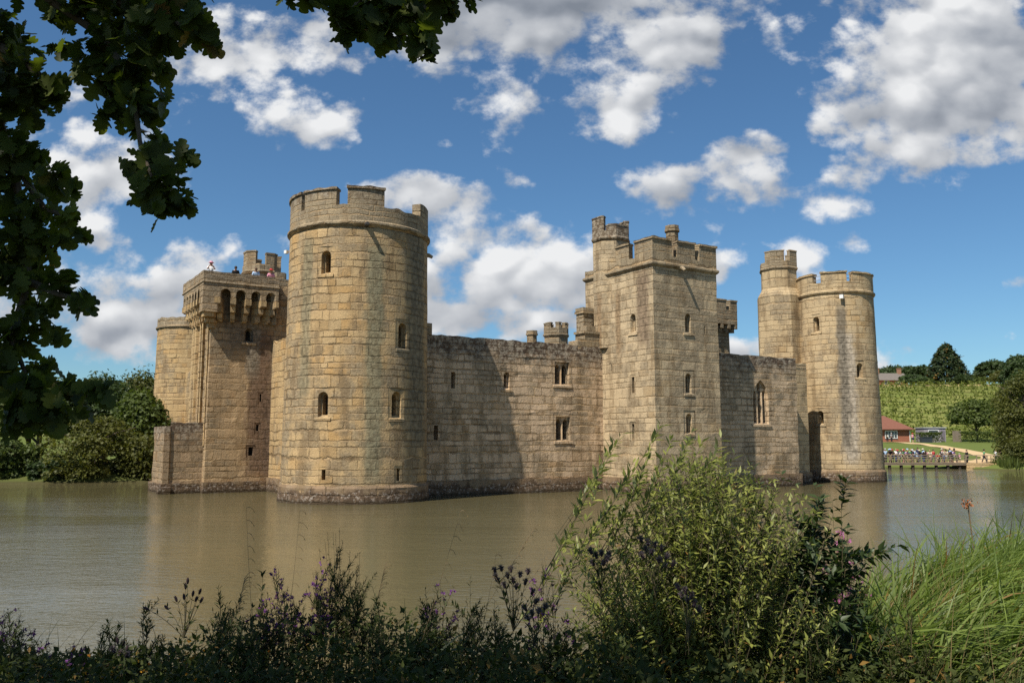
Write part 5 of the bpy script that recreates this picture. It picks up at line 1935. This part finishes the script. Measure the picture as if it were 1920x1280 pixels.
# the rest of the crown overhead and behind, out of the picture, which shades the bank
lobes = [((-4.6, 1.0, 8.0), (4.2, 2.0, 1.3)), ((-0.5, 0.75, 7.9), (1.3, 0.95, 0.8)), ((-5.8, 3.3, 8.4), (2.7, 1.4, 0.9)), ((-8.5, 0.5, 7.6), (3.0, 3.4, 1.6)), ((-4.2, -2.8, 8.6), (3.5, 2.6, 1.8)),
         ((-2.6, 0.2, 7.6), (1.6, 1.6, 0.9)), ((0.7, 0.3, 7.6), (1.0, 0.8, 0.6))]
lobes = [(np.array(c) - np.array(ox), np.array(r_)) for c, r_ in lobes]
n = 9500
p, d = crown_points(rng, n, lobes, .1)
wl = p + np.array(ox)
keep = (wl[:, 2] > EYE + .62 * np.maximum(wl[:, 1], 0) + .5)
p, d = p[keep], d[keep]
n = len(p)
foliage('crown', [(OP, OA, ON, OL, OL * .70, OAKLEAF), (p, rand_dirs(n, rng), unit(rand_dirs(n, rng) * .5 + [0, 0, 1]), .20 + .1 * rng.random(n), .17, OAKLEAF)], OAKM, oak, rng)
bm = bmesh.new()
L_ = lambda v_: Vector(v_) - ox
trunk_top = Vector((.1, .1, 5.6))
add_tube(bm, [(0, 0, -.3), (.02, 0, .4), (.05, .05, 2.4), trunk_top, (-.2, .2, 8.0)], [.62, .46, .38, .30, .12], 12)
build('trunk', bm, BARK, oak)


def limb(pts, r0, r1, sag=0.0):
    bm = bmesh.new()
    v_ = [Vector(q) for q in pts]
    out = []
    for i in range(len(v_) - 1):
        for k in range(4):
            q = v_[i].lerp(v_[i + 1], k / 4)
            out.append(q + Vector((noise.noise(q * 3) * .035, noise.noise(q * 3 + Vector((5, 0, 0))) * .035, noise.noise(q * 3 + Vector((9, 0, 0))) * .035)))
    out.append(v_[-1])
    add_tube(bm, out, [r0 + (r1 - r0) * k / (len(out) - 1) for k in range(len(out))], 6)
    build('branch', bm, BARK, oak)


limb([trunk_top, L_((-3.2, 1.6, 6.6)), L_((-2.3, 3.0, 5.7)), L_(sight(180, 60, 3.4)), L_(sight(262, 190, 3.2)), L_(sight(272, 270, 3.1)), L_(sight(310, 390, 3.0))], .026, .004)
limb([L_((-2.3, 3.0, 5.7)), L_(sight(250, 20, 3.3)), L_(sight(375, 55, 3.0))], .04, .006)
limb([L_((.1 - 4.6, -1.1, 6.5)), L_((-3.4, 2.0, 6.0)), L_(sight(-60, 60, 3.7)), L_(sight(20, 300, 3.6)), L_(sight(50, 520, 3.6)), L_(sight(30, 640, 3.6)), L_(sight(55, 720, 3.6)), L_(sight(165, 742, 3.4))], .032, .004)
limb([L_(sight(20, 300, 3.6)), L_(sight(80, 390, 3.5)), L_(sight(150, 412, 3.4))], .02, .005)
limb([L_(sight(50, 520, 3.6)), L_(sight(110, 545, 3.5)), L_(sight(165, 562, 3.4))], .02, .005)
limb([L_(sight(-40, 60, 3.6)), L_(sight(60, 140, 3.5)), L_(sight(115, 180, 3.5))], .025, .005)
limb([trunk_top, L_((-2.4, 1.0, 7.0)), L_((-1.0, 2.4, 5.9)), L_(sight(700, -20, 3.0)), L_(sight(750, 50, 2.9)), L_(sight(792, 115, 2.8))], .030, .004)
limb([L_(sight(700, -20, 3.0)), L_(sight(640, 40, 2.9))], .02, .005)
limb([L_(sight(750, 20, 2.9)), L_(sight(850, 5, 2.8))], .02, .005)
for a in range(6):
    e = lobes[a][0]
    limb([trunk_top * (.8 + .05 * a), (trunk_top * .45 + Vector(e) * .55), Vector(e)], .14, .02)

# ------------------------------------------------------------------ the near bank
def blades(rng, base, lean, length, width, droop=0.6, st=5):
    """curved grass blades; lean = sideways direction vectors (length gives how far they lean)"""
    n = len(base)
    t = np.linspace(0, 1, st + 1)[None, :, None]
    L = np.broadcast_to(np.asarray(length, float), (n,))[:, None, None]
    up = np.array([0, 0, 1.0])[None, None, :]
    ln = lean[:, None, :]
    c = base[:, None, :] + L * (up * (t - droop * t ** 2.6 * np.linalg.norm(ln, axis=-1, keepdims=True)) + ln * (t * .35 + t * t * .75))
    side = unit(np.cross(np.broadcast_to(up, ln.shape), ln + 1e-4) + 0.5 * rng.normal(size=(n, 1, 3)))
    w = np.broadcast_to(np.asarray(width, float), (n,))[:, None, None] * (1 - t ** 1.7) * .5 + .0006
    v = np.stack([c - side * w, c + side * w], 2).reshape(n, -1, 3)
    k = np.arange(st) * 2
    f = np.stack([k, k + 1, k + 3, k + 2], -1)[None] + (np.arange(n) * (st + 1) * 2)[:, None, None]
    return v.reshape(-1, 3), f.reshape(-1, 4), (st + 1) * 2


def blade_obj(name, rng, base, lean, length, width, mat, parent=None, droop=.6):
    v, f, k = blades(rng, base, lean, length, width, droop)
    return mesh_np(name, v, f, mat, parent, np.repeat(rng.random(len(base)), k))


def wires(name, lines, radius, mat, parent, taper=True):
    """thin stems, all in one part; lines = list of point lists (local)"""
    V, Fc, off = [], [], 0
    for pts in lines:
        pts = np.asarray(pts, float)
        n = len(pts)
        d = unit(np.gradient(pts, axis=0))
        a = unit(np.cross(d, np.array([.3, .9, .1])))
        b_ = np.cross(d, a)
        r_ = radius * (1 - .7 * np.linspace(0, 1, n))[:, None] if taper else radius
        ring_ = np.stack([pts + r_ * (a * math.cos(q) + b_ * math.sin(q)) for q in (0, 2.094, 4.189)], 1)
        V.append(ring_.reshape(-1, 3))
        for i in range(n - 1):
            for k in range(3):
                Fc.append((off + i * 3 + k, off + i * 3 + (k + 1) % 3, off + i * 3 + 3 + (k + 1) % 3, off + i * 3 + 3 + k))
        off += n * 3
    return mesh_np(name, np.concatenate(V), np.array(Fc), mat, parent, smooth=True)


def curve(a, c, sag, n=9, bend=(0, 0, 0)):
    t = np.linspace(0, 1, n)[:, None]
    a, c = np.asarray(a, float), np.asarray(c, float)
    return a + (c - a) * t + np.array([0, 0, 1.0]) * sag * (t * (1 - t)) * 4 * .5 + np.asarray(bend) * (t ** 2 - t)


def leafy(rng, lines, per, length, width, start=.15, spread=.75, droop=.15, taper=.45):
    """leaves set alternately along stems"""
    P_, A_, N_, L_ = [], [], [], []
    for pts in lines:
        n = max(3, int(per * (.8 + .4 * rng.random())))
        t = np.sort(start + (1 - start) * rng.random(n))
        idx_ = t * (len(pts) - 1)
        i0 = np.minimum(idx_.astype(int), len(pts) - 2)
        p = pts[i0] + (pts[i0 + 1] - pts[i0]) * (idx_ - i0)[:, None]
        d = unit(pts[i0 + 1] - pts[i0])
        ph = np.arange(n) * 2.4 + rng.random() * 6.28
        s1 = unit(np.cross(d, np.array([.2, 1, .1])))
        s2 = np.cross(d, s1)
        rad = s1 * np.cos(ph)[:, None] + s2 * np.sin(ph)[:, None]
        a = unit(d * (1 - spread) + rad * spread + rand_dirs(n, rng) * .22 + np.array([.08, 0, -droop]))
        P_.append(p)
        A_.append(a)
        N_.append(unit(np.array([0, 0, 1.0]) + rand_dirs(n, rng) * .6 + d * .3))
        L_.append(length * (.65 + .6 * rng.random(n)) * (1 - taper * t))
    p, a, n_, l_ = (np.concatenate(q) for q in (P_, A_, N_, L_))
    return (p, a, n_, l_, l_ * (width / length), LEAF4)


BUSHM = leaf_mat('sallow_leaves', (0.085, 0.110, 0.018), (0.310, 0.320, 0.070), 0.32, 0.45, 3.0, brown=0.03, back=(0.17, 0.19, 0.10))
SHRUBM = leaf_mat('shrub_leaves', (0.020, 0.036, 0.010), (0.055, 0.082, 0.022), 0.22, 0.4, 3.0)
HERBM = leaf_mat('herb_leaves', (0.017, 0.028, 0.007), (0.058, 0.076, 0.020), 0.28, 0.15, 2.5)
UNDERM = leaf_mat('undergrowth_leaves', (0.020, 0.031, 0.007), (0.082, 0.096, 0.026), 0.28, 0.14, 1.4, brown=0.06)
SEDGEM = leaf_mat('sedge_blades', (0.050, 0.085, 0.013), (0.205, 0.265, 0.050), 0.35, 0.45, 1.9, brown=0.06)
SEDGED = leaf_mat('iris_blades', (0.030, 0.055, 0.014), (0.075, 0.115, 0.03), 0.25, 0.45, 2.0)
DRYM = leaf_mat('dry_grass', (0.15, 0.105, 0.045), (0.34, 0.25, 0.12), 0.3, 0.2, 1.5)
PURPLE = leaf_mat('purple_petals', (0.12, 0.035, 0.17), (0.27, 0.09, 0.34), 0.35, 0.2, 5.0)
PINK = leaf_mat('pink_petals', (0.42, 0.12, 0.33), (0.62, 0.26, 0.52), 0.4, 0.2, 5.0)
ORANGE = leaf_mat('orange_petals', (0.50, 0.19, 0.02), (0.70, 0.36, 0.04), 0.4, 0.2, 5.0)
FLUFF = leaf_mat('thistle_down', (0.085, 0.065, 0.080), (0.20, 0.165, 0.175), 0.3, 0.1, 6.0)
HEADS = plain('dark_seed_head', (0.035, 0.02, 0.022), .9, .4, 60.0)

# the sallow bush
rng = np.random.default_rng(31)
bx, by = 1.18, 5.65
bz = gz(bx, by)
sal = empty('sallow_bush', (bx, by, bz))
tag(sal, 'tall bushy sallow on the bank, sunlit green shoots blown sideways', 'bush')
lines = []
for k in range(470):
    q = rng.random()
    tx = rng.uniform(-.82, .70)
    dome = 1.66 - .95 * max(0, -tx - .05) ** 1.3 - .62 * max(0, tx - .15) ** 1.2
    hz = dome * (1 - .62 * rng.random() ** 1.4)
    ty = rng.normal() * .34
    tip = (tx, ty, hz)
    root = (tx * .35 + rng.normal() * .10, ty * .4 + rng.normal() * .1, max(0, hz - .75 - .3 * rng.random()) * .8)
    lines.append(curve(root, tip, .12, 9, (-.10, 0, 0)))
for (px, py) in ((1165, 812), (1243, 790), (1300, 800), (1352, 820), (1218, 838), (1280, 846), (1135, 850), (1120, 905), (1330, 862), (1190, 860), (1395, 872), (1258, 822), (1090, 950), (1150, 832), (1378, 850),
                 (1230, 812), (1318, 822), (1290, 826), (1205, 880), (1268, 868), (1345, 842), (1175, 890), (1105, 985), (1140, 930), (1362, 884), (1410, 905), (1310, 872), (1240, 858), (1070, 1010), (1062, 1050)):
    tip = np.array(sight(px, py, by + rng.normal() * .2)) - np.array([bx, by, bz])
    root = (tip[0] - .34 - .08 * rng.random(), tip[1] * .4, tip[2] - .62 - .2 * rng.random())
    lines.append(curve(root, tip, .10, 12, (-.16, 0, .05)))
wires('stems', lines, .0042, STEM, sal)
foliage('foliage', [leafy(rng, lines[:470], 50, .070, .021, .12, .6, .1, .3), leafy(rng, lines[470:], 34, .105, .030, .15, .5, .10, .3)], BUSHM, sal, rng)

# darker shrub beside it
rng = np.random.default_rng(32)
sx_, sy_ = 2.02, 5.75
sz_ = gz(sx_, sy_)
shb = empty('alder_shrub', (sx_, sy_, sz_))
tag(shb, 'shaded dark-leaved shrub with thin upright twigs beside the sallow', 'shrub')
lines = []
for (px, py) in ((1385, 905), (1412, 868), (1440, 900), (1462, 878), (1490, 905), (1478, 940), (1525, 905), (1575, 880), (1530, 960), (1500, 985), (1450, 960), (1420, 950), (1560, 935), (1400, 990), (1470, 1010), (1520, 1020), (1440, 1040), (1405, 1060), (1490, 1060), (1590, 985)):
    tip = np.array(sight(px, py, sy_ + rng.normal() * .18)) - np.array([sx_, sy_, sz_])
    root = np.array((tip[0] * .25 + rng.normal() * .05, tip[1] * .3, 0.0))
    ln = curve(root, tip, .05, 12, (-.08, 0, 0))
    lines.append(ln)
    for k in range(3):
        i = rng.integers(4, 10)
        e = ln[i] + np.array([rng.normal() * .14 + .05, rng.normal() * .1, .08 + .16 * rng.random()])
        lines.append(curve(ln[i], e, .02, 6))
for k in range(40):
    tip = (rng.uniform(-.45, .35), rng.normal() * .25, rng.uniform(.25, .75))
    lines.append(curve((tip[0] * .4, tip[1] * .4, 0), tip, .05, 8))
wires('stems', lines, .0045, STEM, shb)
foliage('foliage', [leafy(rng, lines, 28, .095, .038, .15, .62, .15, .2)], SHRUBM, shb, rng)


def herb(name, label, cat, px0, px1, py_top, d, n, leaf, wide, petals, per=22, fl=7, group=None, seed=0, branch=2, base_px=None, low=.55, lmat=None):
    """a clump of flowering stems between two bearings"""
    rng = np.random.default_rng(200 + seed)
    mid = (px0 + px1) / 2 if base_px is None else base_px
    b0 = sight(mid, 1000, d)
    bz_ = gz(b0.x, b0.y)
    h = empty(name, (b0.x, b0.y, bz_))
    tag(h, label, cat, group)
    lines, tips = [], []
    for k in range(n):
        f = (k + .5) / n
        arch_ = 1 - abs(2 * f - 1) ** 2 * .45
        tp = sight(px0 + (px1 - px0) * f + rng.normal() * 5, 1000, d + rng.normal() * .12)
        top_z = EYE + (826 - py_top) / 1611 * d - bz_
        hz = top_z * arch_ * (low + (1 - low) * rng.random()) if k != n // 2 else top_z
        tip = (tp.x - b0.x, tp.y - b0.y, hz)
        ln = curve((tip[0] * .5 + rng.normal() * .02, tip[1] * .5, -.03), tip, .03, 10, (-.05, 0, 0))
        lines.append(ln)
        tips.append(ln)
        for q in range(branch):
            i = rng.integers(4, 8)
            e = ln[i] + np.array([rng.normal() * .07 + .02, rng.normal() * .05, .10 + .12 * rng.random()])
            bl = curve(ln[i], e, .02, 6)
            lines.append(bl)
            tips.append(bl)
    wires('stems', lines, .003, STEM, h)
    foliage('foliage', [leafy(rng, lines, per, leaf, wide, .1, .5, .05, .5)], lmat or HERBM, h, rng)
    if petals is not None and fl:
        for ln in tips[:70]:
            P_ = []
            for q in range(rng.integers(1, fl)):
                t = 1 - .22 * rng.random()
                P_ += [ln[int(t * (len(ln) - 1))] + rng.normal(size=3) * .012] * 5
            P_ = np.array(P_)
            foliage('flower', [(P_, unit(rng.normal(size=P_.shape) + [0, -.3, .4]), rand_dirs(len(P_), rng), .017 + .006 * rng.random(len(P_)), .013, LEAF4)], petals, h, rng)
    return h


WH = 'willowherb clumps on the bank'
herb('willowherb', 'tall dense purple willowherb clump, dark against the water', 'wildflower', 560, 705, 985, 6.1, 34, .05, .0085, PURPLE, 34, 4, WH, 1, 4)
herb('willowherb', 'shorter purple willowherb directly left of the tall clump', 'wildflower', 470, 575, 1062, 6.0, 22, .05, .0085, PURPLE, 28, 3, WH, 2, 3)
herb('willowherb', 'pink sunlit willowherb between dark shrub and sedge', 'wildflower', 1535, 1605, 972, 6.6, 16, .05, .008, PINK, 20, 8, WH, 3, 3)
herb('willowherb', 'leafy willowherb cut by the edge of the picture over water', 'wildflower', -30, 36, 1108, 6.0, 9, .055, .01, PURPLE, 16, 2, WH, 4, 2)
herb('willowherb', 'low willowherb with one purple top, above the left corner weeds', 'wildflower', 55, 120, 1160, 5.8, 12, .05, .011, PURPLE, 16, 2, WH, 5, 0)
herb('willowherb', 'small willowherb with one bright purple flower near the burnet', 'wildflower', 130, 185, 1185, 5.7, 10, .05, .011, PURPLE, 14, 2, WH, 6, 0)
herb('willowherb', 'thin purple willowherb between the thistles and the sallow', 'wildflower', 985, 1050, 1040, 5.6, 12, .045, .008, PURPLE, 16, 4, WH, 7, 2)
herb('willowherb', 'willowherb with few flowers among dark iris blades', 'wildflower', 790, 850, 1085, 5.9, 12, .05, .010, PURPLE, 18, 3, WH, 8, 2)
herb('nettle', 'tall nettle with drooping toothed leaves left of the willowherb', 'nettle', 470, 520, 1056, 5.7, 3, .085, .034, None, 15, 0, None, 9, 0, base_px=478, low=.8)
herb('nettle', 'nettle with broad leaves in shade under the sallow', 'nettle', 1330, 1420, 1112, 5.0, 7, .10, .036, None, 12, 0, None, 10, 1)


PH = 'leafy herbs standing above the bank weeds'
for i, (a_, c_, t_, d_h, n_, lb) in enumerate((
        (-10, 60, 1150, 5.6, 9, 'leafy dark herb in the left corner below the cut-off willowherb'),
        (180, 250, 1172, 5.6, 10, 'bushy dark herb between the small willowherb and the branching burnet'),
        (255, 300, 1130, 5.7, 6, 'slim leafy herb standing left of the branching burnet'),
        (390, 455, 1105, 5.7, 11, 'bushy dark herb right of the branching burnet'),
        (440, 500, 1140, 5.3, 10, 'low leafy herb at the foot of the tall nettle'),
        (690, 735, 1108, 5.5, 9, 'dark herb squeezed between tall willowherb and iris blades'),
        (770, 830, 1098, 5.6, 12, 'bushy herb behind the broad iris blades'),
        (845, 905, 1080, 5.6, 12, 'tall leafy herb left of the large thistle cluster'),
        (890, 960, 1112, 5.2, 12, 'dense low herb below the large thistle cluster'),
        (1000, 1060, 1085, 5.2, 12, 'dark leafy herb against the left foot of the sallow'),
        (1560, 1640, 1062, 6.2, 14, 'green herb between pink willowherb and sedge'),
        (1640, 1740, 1135, 5.4, 14, 'leafy green herb in front of the sedge'),
        (1480, 1560, 1100, 5.2, 12, 'shaded herb at the foot of the dark shrub'))):
    herb('leafy_herb', lb, 'herb', a_, c_, t_, d_h, n_, .06, .013, None, 24, 0, PH, 30 + i, 3, lmat=HERBM if a_ < 1500 else UNDERM)


def heads(name, label, cat, spots, d, base_px, kind, group=None, seed=0, leaf=True):
    """branching stems ending in seed heads"""
    rng = np.random.default_rng(400 + seed)
    b0 = sight(base_px, 1000, d)
    bz_ = gz(b0.x, b0.y)
    h = empty(name, (b0.x, b0.y, bz_))
    tag(h, label, cat, group)
    org = np.array([b0.x, b0.y, bz_])
    lines = []
    trunk = np.array([np.mean([s_[0] for s_ in spots]), max(s_[1] for s_ in spots) + 55])
    fork = np.array(sight(trunk[0], trunk[1], d)) - org
    lines.append(curve((0, 0, -.05), fork, .02, 8))
    for (px, py) in spots:
        tip = np.array(sight(px, py, d + rng.normal() * .06)) - org
        lines.append(curve(fork, tip, .03, 7, (-.02, 0, 0)))
        dr = unit(lines[-1][-1] - lines[-1][-2])
        sz = .012 if kind == 'burnet' else .013
        rot = Vector((0, 0, 1)).rotation_difference(Vector(dr)).to_matrix().to_4x4()
        bm = bmesh.new()
        bmesh.ops.create_icosphere(bm, subdivisions=2, radius=1.0, matrix=Matrix.Translation(tip) @ rot @ Matrix.Diagonal((sz * .75, sz * .75, sz * (1.9 if kind == 'burnet' else 1.3), 1)))
        sh_ = build('seed_head', bm, HEADS, h)
        if kind == 'thistle':
            fa = np.array([dr * .5 + rng.normal(size=3) * .75 for q in range(46)])
            foliage('down', [(np.tile(tip + dr * .008, (46, 1)), fa, rand_dirs(46, rng), .026, .006, LEAF4)], FLUFF, sh_, rng)
    wires('stems', lines, .0032, STEM, h)
    if leaf:
        foliage('foliage', [leafy(rng, lines, 7, .06, .014, .1, .5, .1, .2)], HERBM, h, rng)


heads('burnet', 'branching burnet with dark oval heads leaning over the water', 'wildflower', [(352, 1088), (348, 1098), (345, 1118), (362, 1112), (375, 1108), (368, 1122), (330, 1122), (312, 1138), (378, 1124), (274, 1140)], 5.7, 300, 'burnet', seed=1)
heads('burnet', 'low burnet with three dark heads beside the left corner willowherb', 'wildflower', [(220, 1200), (228, 1208), (232, 1204), (238, 1216), (215, 1222)], 5.4, 215, 'burnet', seed=2)
TH_ = 'thistles gone to seed on the bank'
heads('thistle', 'large cluster of grey thistle heads left of the sallow', 'thistle', [(928, 1070), (940, 1066), (952, 1080), (962, 1088), (975, 1078), (985, 1092), (990, 1072), (968, 1100), (946, 1098), (998, 1110), (935, 1090), (1005, 1128), (930, 1082), (958, 1068)], 5.3, 960, 'thistle', TH_, 3)
heads('thistle', 'small thistle cluster against the left flank of the sallow', 'thistle', [(1108, 1034), (1118, 1042), (1128, 1038), (1138, 1048), (1142, 1040), (1112, 1056), (1132, 1056)], 5.0, 1130, 'thistle', TH_, 4)
heads('thistle', 'dark thistle cluster in front of the middle of the sallow', 'thistle', [(1202, 1012), (1215, 1018), (1228, 1022), (1240, 1028), (1222, 1036), (1250, 1044), (1236, 1050), (1262, 1058), (1246, 1062), (1212, 1030), (1205, 1042)], 4.9, 1255, 'thistle', TH_, 5)
heads('thistle', 'pale fluffy thistle low in front of the sallow', 'thistle', [(1272, 1102), (1285, 1108), (1296, 1116), (1278, 1118), (1290, 1126), (1302, 1132), (1310, 1142)], 4.7, 1290, 'thistle', TH_, 6)
heads('thistle', 'fluffy thistle low in shade among weeds left of centre', 'thistle', [(985, 1140), (998, 1150), (1010, 1146), (990, 1158), (1022, 1138)], 4.9, 1000, 'thistle', TH_, 7)
heads('thistle', 'two pale thistle heads beside the low burnet', 'thistle', [(238, 1228), (225, 1224), (212, 1218)], 5.2, 232, 'thistle', TH_, 8)


def grass_stalk(label, bpx, bpy_, tpx, tpy, d, seed, plume=False):
    rng = np.random.default_rng(500 + seed)
    a, c = sight(bpx, bpy_, d), sight(tpx, tpy, d + .05)
    zb = gz(a.x, a.y)
    dirv = Vector((tpx - bpx, 0, 0)).normalized().x if tpx != bpx else 0
    h = empty('grass_stalk', (a.x, a.y, zb))
    tag(h, label, 'grass stalk', 'flowering grass stalks standing over the weeds')
    org = np.array([a.x, a.y, zb])
    main = curve((0, 0, -.02), np.array(c) - org, .04, 14, (-dirv * .06, 0, 0))
    lines = [main]
    for k in range(16 if plume else 7):
        t = 1 - (.30 if plume else .45) * (k / (16 if plume else 7))
        i = min(int(t * 13), 12)
        p = main[i] + (main[i + 1] - main[i]) * (t * 13 - i)
        ln = .045 + .03 * rng.random()
        if plume:
            e = p + np.array([.03 + .03 * rng.random(), rng.normal() * .015, .028 * rng.random() + .01])
        else:
            e = p + np.array([.035 + .02 * rng.random(), rng.normal() * .01, -.03 * rng.random() - .01])
        lines.append(curve(p, e, .03, 6))
    wires('stalk', lines, .0022, DRYSTEM, h)
    foliage('spikelets', [leafy(rng, lines[1:], 5, .017, .0045, .3, .2, .3, .1)], DRYM, h, rng)


for i, q in enumerate((
        ('thin straight grass stalk left of all the willowherb, with hanging tips', 496, 1180, 462, 952, 5.4),
        ('arching grass stalk rising behind the shorter purple willowherb', 520, 1180, 562, 958, 5.6),
        ('long grass stalk leaning far over the open water', 740, 1190, 864, 958, 5.4),
        ('feathery grass plume leaning before the thistles', 760, 1160, 1000, 992, 5.2, True),
        ('grass stalk bent low towards the sallow', 800, 1150, 1052, 1004, 5.3),
        ('short feathery grass plume right of the burnet', 400, 1170, 458, 1085, 5.5, True),
        ('feathery grass plume behind the tall willowherb', 660, 1120, 722, 1058, 6.3, True),
        ('thin grass stalk low among the iris blades', 860, 1180, 930, 1040, 5.2))):
    grass_stalk(*q[:6], seed=i, plume=len(q) > 6)


def blade_clump(name, label, cat, px, d, n, length, lean, mat, seed, spread=.14, width=.012, group=None):
    rng = np.random.default_rng(600 + seed)
    a = sight(px, 1000, d)
    zb = gz(a.x, a.y)
    h = empty(name, (a.x, a.y, zb))
    tag(h, label, cat, group)
    base = np.stack([rng.normal(0, spread, n), rng.normal(0, spread, n), np.full(n, -.04)], -1)
    ln = np.stack([lean + rng.normal(0, .3, n), rng.normal(0, .25, n), np.zeros(n)], -1)
    blade_obj('blades', rng, base, ln, length * (.55 + .6 * rng.random(n)), width * (.7 + .6 * rng.random(n)), mat, h)


IR = 'clumps of broad iris blades'
blade_clump('iris_clump', 'dark broad iris blades arching right of the tall willowherb', 'iris', 742, 5.4, 34, .78, .35, SEDGED, 1, .09, .026, IR)
blade_clump('iris_clump', 'iris blades curving over the water below the burnet', 'iris', 338, 5.4, 12, .62, .30, SEDGED, 2, .05, .028, IR)
blade_clump('iris_clump', 'single upright tuft of iris left of the nettle', 'iris', 408, 5.2, 8, .52, .05, SEDGED, 3, .04, .03, IR)
blade_clump('iris_clump', 'iris blades in shade in front of the thistles', 'iris', 880, 5.0, 26, .55, .45, SEDGED, 4, .12, .02, IR)

# dock stem standing out of the sedge
dk0 = sight(1830, 1000, 9.4)
dk = empty('dock_plant', (dk0.x, dk0.y, gz(dk0.x, dk0.y)))
tag(dk, 'lone dock stem with rusty seed head above the sedge', 'wildflower')
tipd = np.array(sight(1815, 944, 9.4)) - np.array(dk.location)
dl = curve((0, 0, 0), tipd, .05, 10)
wires('stem', [dl], .009, DRYSTEM, dk, False)
rng = np.random.default_rng(77)
foliage('seed_head', [(tipd + rng.normal(size=(50, 3)) * [.028, .02, .022], rand_dirs(50, rng), rand_dirs(50, rng), .03, .022, LEAF4)], leaf_mat('rusty_seeds', (.24, .08, .03), (.42, .16, .06), .2), dk, rng)

# sedge bed on the right
rng = np.random.default_rng(51)
N0 = 29000
X = rng.uniform(2.0, 8.2, N0)
Y = rng.uniform(5.7, 10.6, N0)
d_ = moat_distance(X, Y)
edge = 5.9 + .14 * (X - 2.0)
keep = (d_ > -.1) & (Y > edge + rng.normal(0, .32, N0)) & (X / Y > .315 + .018 * rng.normal(size=N0)) & (X / Y < .80)
X, Y = X[keep], Y[keep]
B_ = np.stack([X, Y, ground_z(X, Y) - .03], -1)
n = len(X)
gust = np.sin(X * 2.3 + np.sin(Y * 1.9) * 1.5)
ln = np.stack([.85 + .30 * gust + rng.normal(0, .48, n), -.10 + rng.normal(0, .38, n), np.zeros(n)], -1)
grow = (.70 + .30 * sstep(X / Y, .33, .45)) * (.88 + .16 * np.sin(X * 3.7 + Y))
sed = blade_obj('sedge_grass', rng, B_, ln, (.72 + .55 * rng.random(n)) * grow, .024 * (.6 + .7 * rng.random(n)), SEDGEM, None, .52)
tag(sed, 'thick bed of bright sedge bent over by the wind', 'sedge', kind='stuff')

# weeds that cover the whole near bank
rng = np.random.default_rng(61)
N0 = 125000
Y = 3.9 + 6.0 * rng.random(N0) ** 1.35
X = rng.uniform(-.72, .62, N0) * Y
d_ = moat_distance(X, Y)
hh = .42 + .18 * np.sin(X * 2.1 + 1.0) * np.sin(Y * 1.7) + .14 * sstep(X, -3.2, -.6) + .16 * sstep(X, -.6, .8) - .12 * sstep(X, 2.2, 3.2)
hh = hh * (.55 + .75 * np.abs(np.sin(X * 5.3 + np.cos(Y * 4.1) * 2))) * sstep(d_, -.2, 1.2)
hh = hh * (.55 + .25 * sstep(X, -2.6, -1.6)) * (1 - .20 * sstep(X, -.6, .2)) * (1 - .35 * sstep(X, 1.8, 2.6))
keep = (d_ > -.1) & (np.hypot((X - 4.1) / .62, (Y - 5.85) / .62) > .9) & ((X < 2.1) | (rng.random(N0) < .35))
X, Y, hh = X[keep], Y[keep], hh[keep]
n = len(X)
P_ = np.stack([X, Y, ground_z(X, Y) + hh * rng.random(n) ** .6], -1)
L_u = .028 + .045 * rng.random(n) ** 2
und = foliage('undergrowth', [(P_, unit(rand_dirs(n, rng) + [0, 0, .25]), unit(rand_dirs(n, rng) * .6 + [0, -.2, 1]), L_u, L_u * (.36 + .2 * rng.random(n)), LEAF4)], UNDERM, None, rng)
tag(und, 'tangle of low leafy weeds covering the shaded bank', 'weeds', kind='stuff')
# thin green grass through the weeds
N0 = 7000
X = rng.uniform(-6.0, 5.2, N0)
Y = rng.uniform(3.4, 9.6, N0)
keep = (moat_distance(X, Y) > .15) & ((rng.random(N0) < .45) | (X > 1.6)) & (np.hypot((X - 4.1) / .62, (Y - 5.85) / .62) > .8)
X, Y = X[keep], Y[keep]
n = len(X)
gr_ = blade_obj('grass', rng, np.stack([X, Y, ground_z(X, Y) - .02], -1), np.stack([.3 + rng.normal(0, .4, n), rng.normal(0, .35, n), np.zeros(n)], -1), .28 + .40 * rng.random(n), .006 + .004 * rng.random(n), leaf_mat('bank_grass', (.04, .06, .016), (.13, .155, .045), .3, .35, 1.2, brown=.25), None)
tag(gr_, 'loose green and yellowing grass among the bank weeds', 'grass', kind='stuff')
# dry bents on the right
N0 = 1300
X = rng.uniform(2.6, 5.6, N0)
Y = rng.uniform(4.6, 7.6, N0)
dens_ = .5 + .5 * np.sin(X * 3.1 + .6) * np.sin(Y * 2.3 + 1)
keep = (rng.random(N0) < dens_) & (np.hypot((X - 4.1) / .62, (Y - 5.85) / .62) > .8)
X, Y = X[keep], Y[keep]
n = len(X)
dr_ = blade_obj('dry_grass', rng, np.stack([X, Y, ground_z(X, Y) - .02], -1), np.stack([.12 + rng.normal(0, .25, n), rng.normal(0, .2, n), np.zeros(n)], -1), .40 + .40 * rng.random(n), .0045, DRYM, None, .3)
tag(dr_, 'dry straw-coloured grass standing beside the trodden path', 'grass', kind='stuff')
# small orange balsam flowers
n = 170
X = np.concatenate([rng.normal(-2.1, .55, n), rng.uniform(-2.5, 1.6, 50)])
Y = np.concatenate([rng.uniform(4.9, 6.2, n), rng.uniform(4.4, 5.6, 50)])
Z = ground_z(X, Y) + .10 + .22 * rng.random(len(X))
P_ = np.repeat(np.stack([X, Y, Z], -1), 4, axis=0)
bal = foliage('balsam_flowers', [(P_, unit(rand_dirs(len(P_), rng)), rand_dirs(len(P_), rng), .018, .014, LEAF4)], ORANGE, None, rng)
tag(bal, 'scattered small orange balsam flowers among the weeds', 'flowers', kind='stuff')
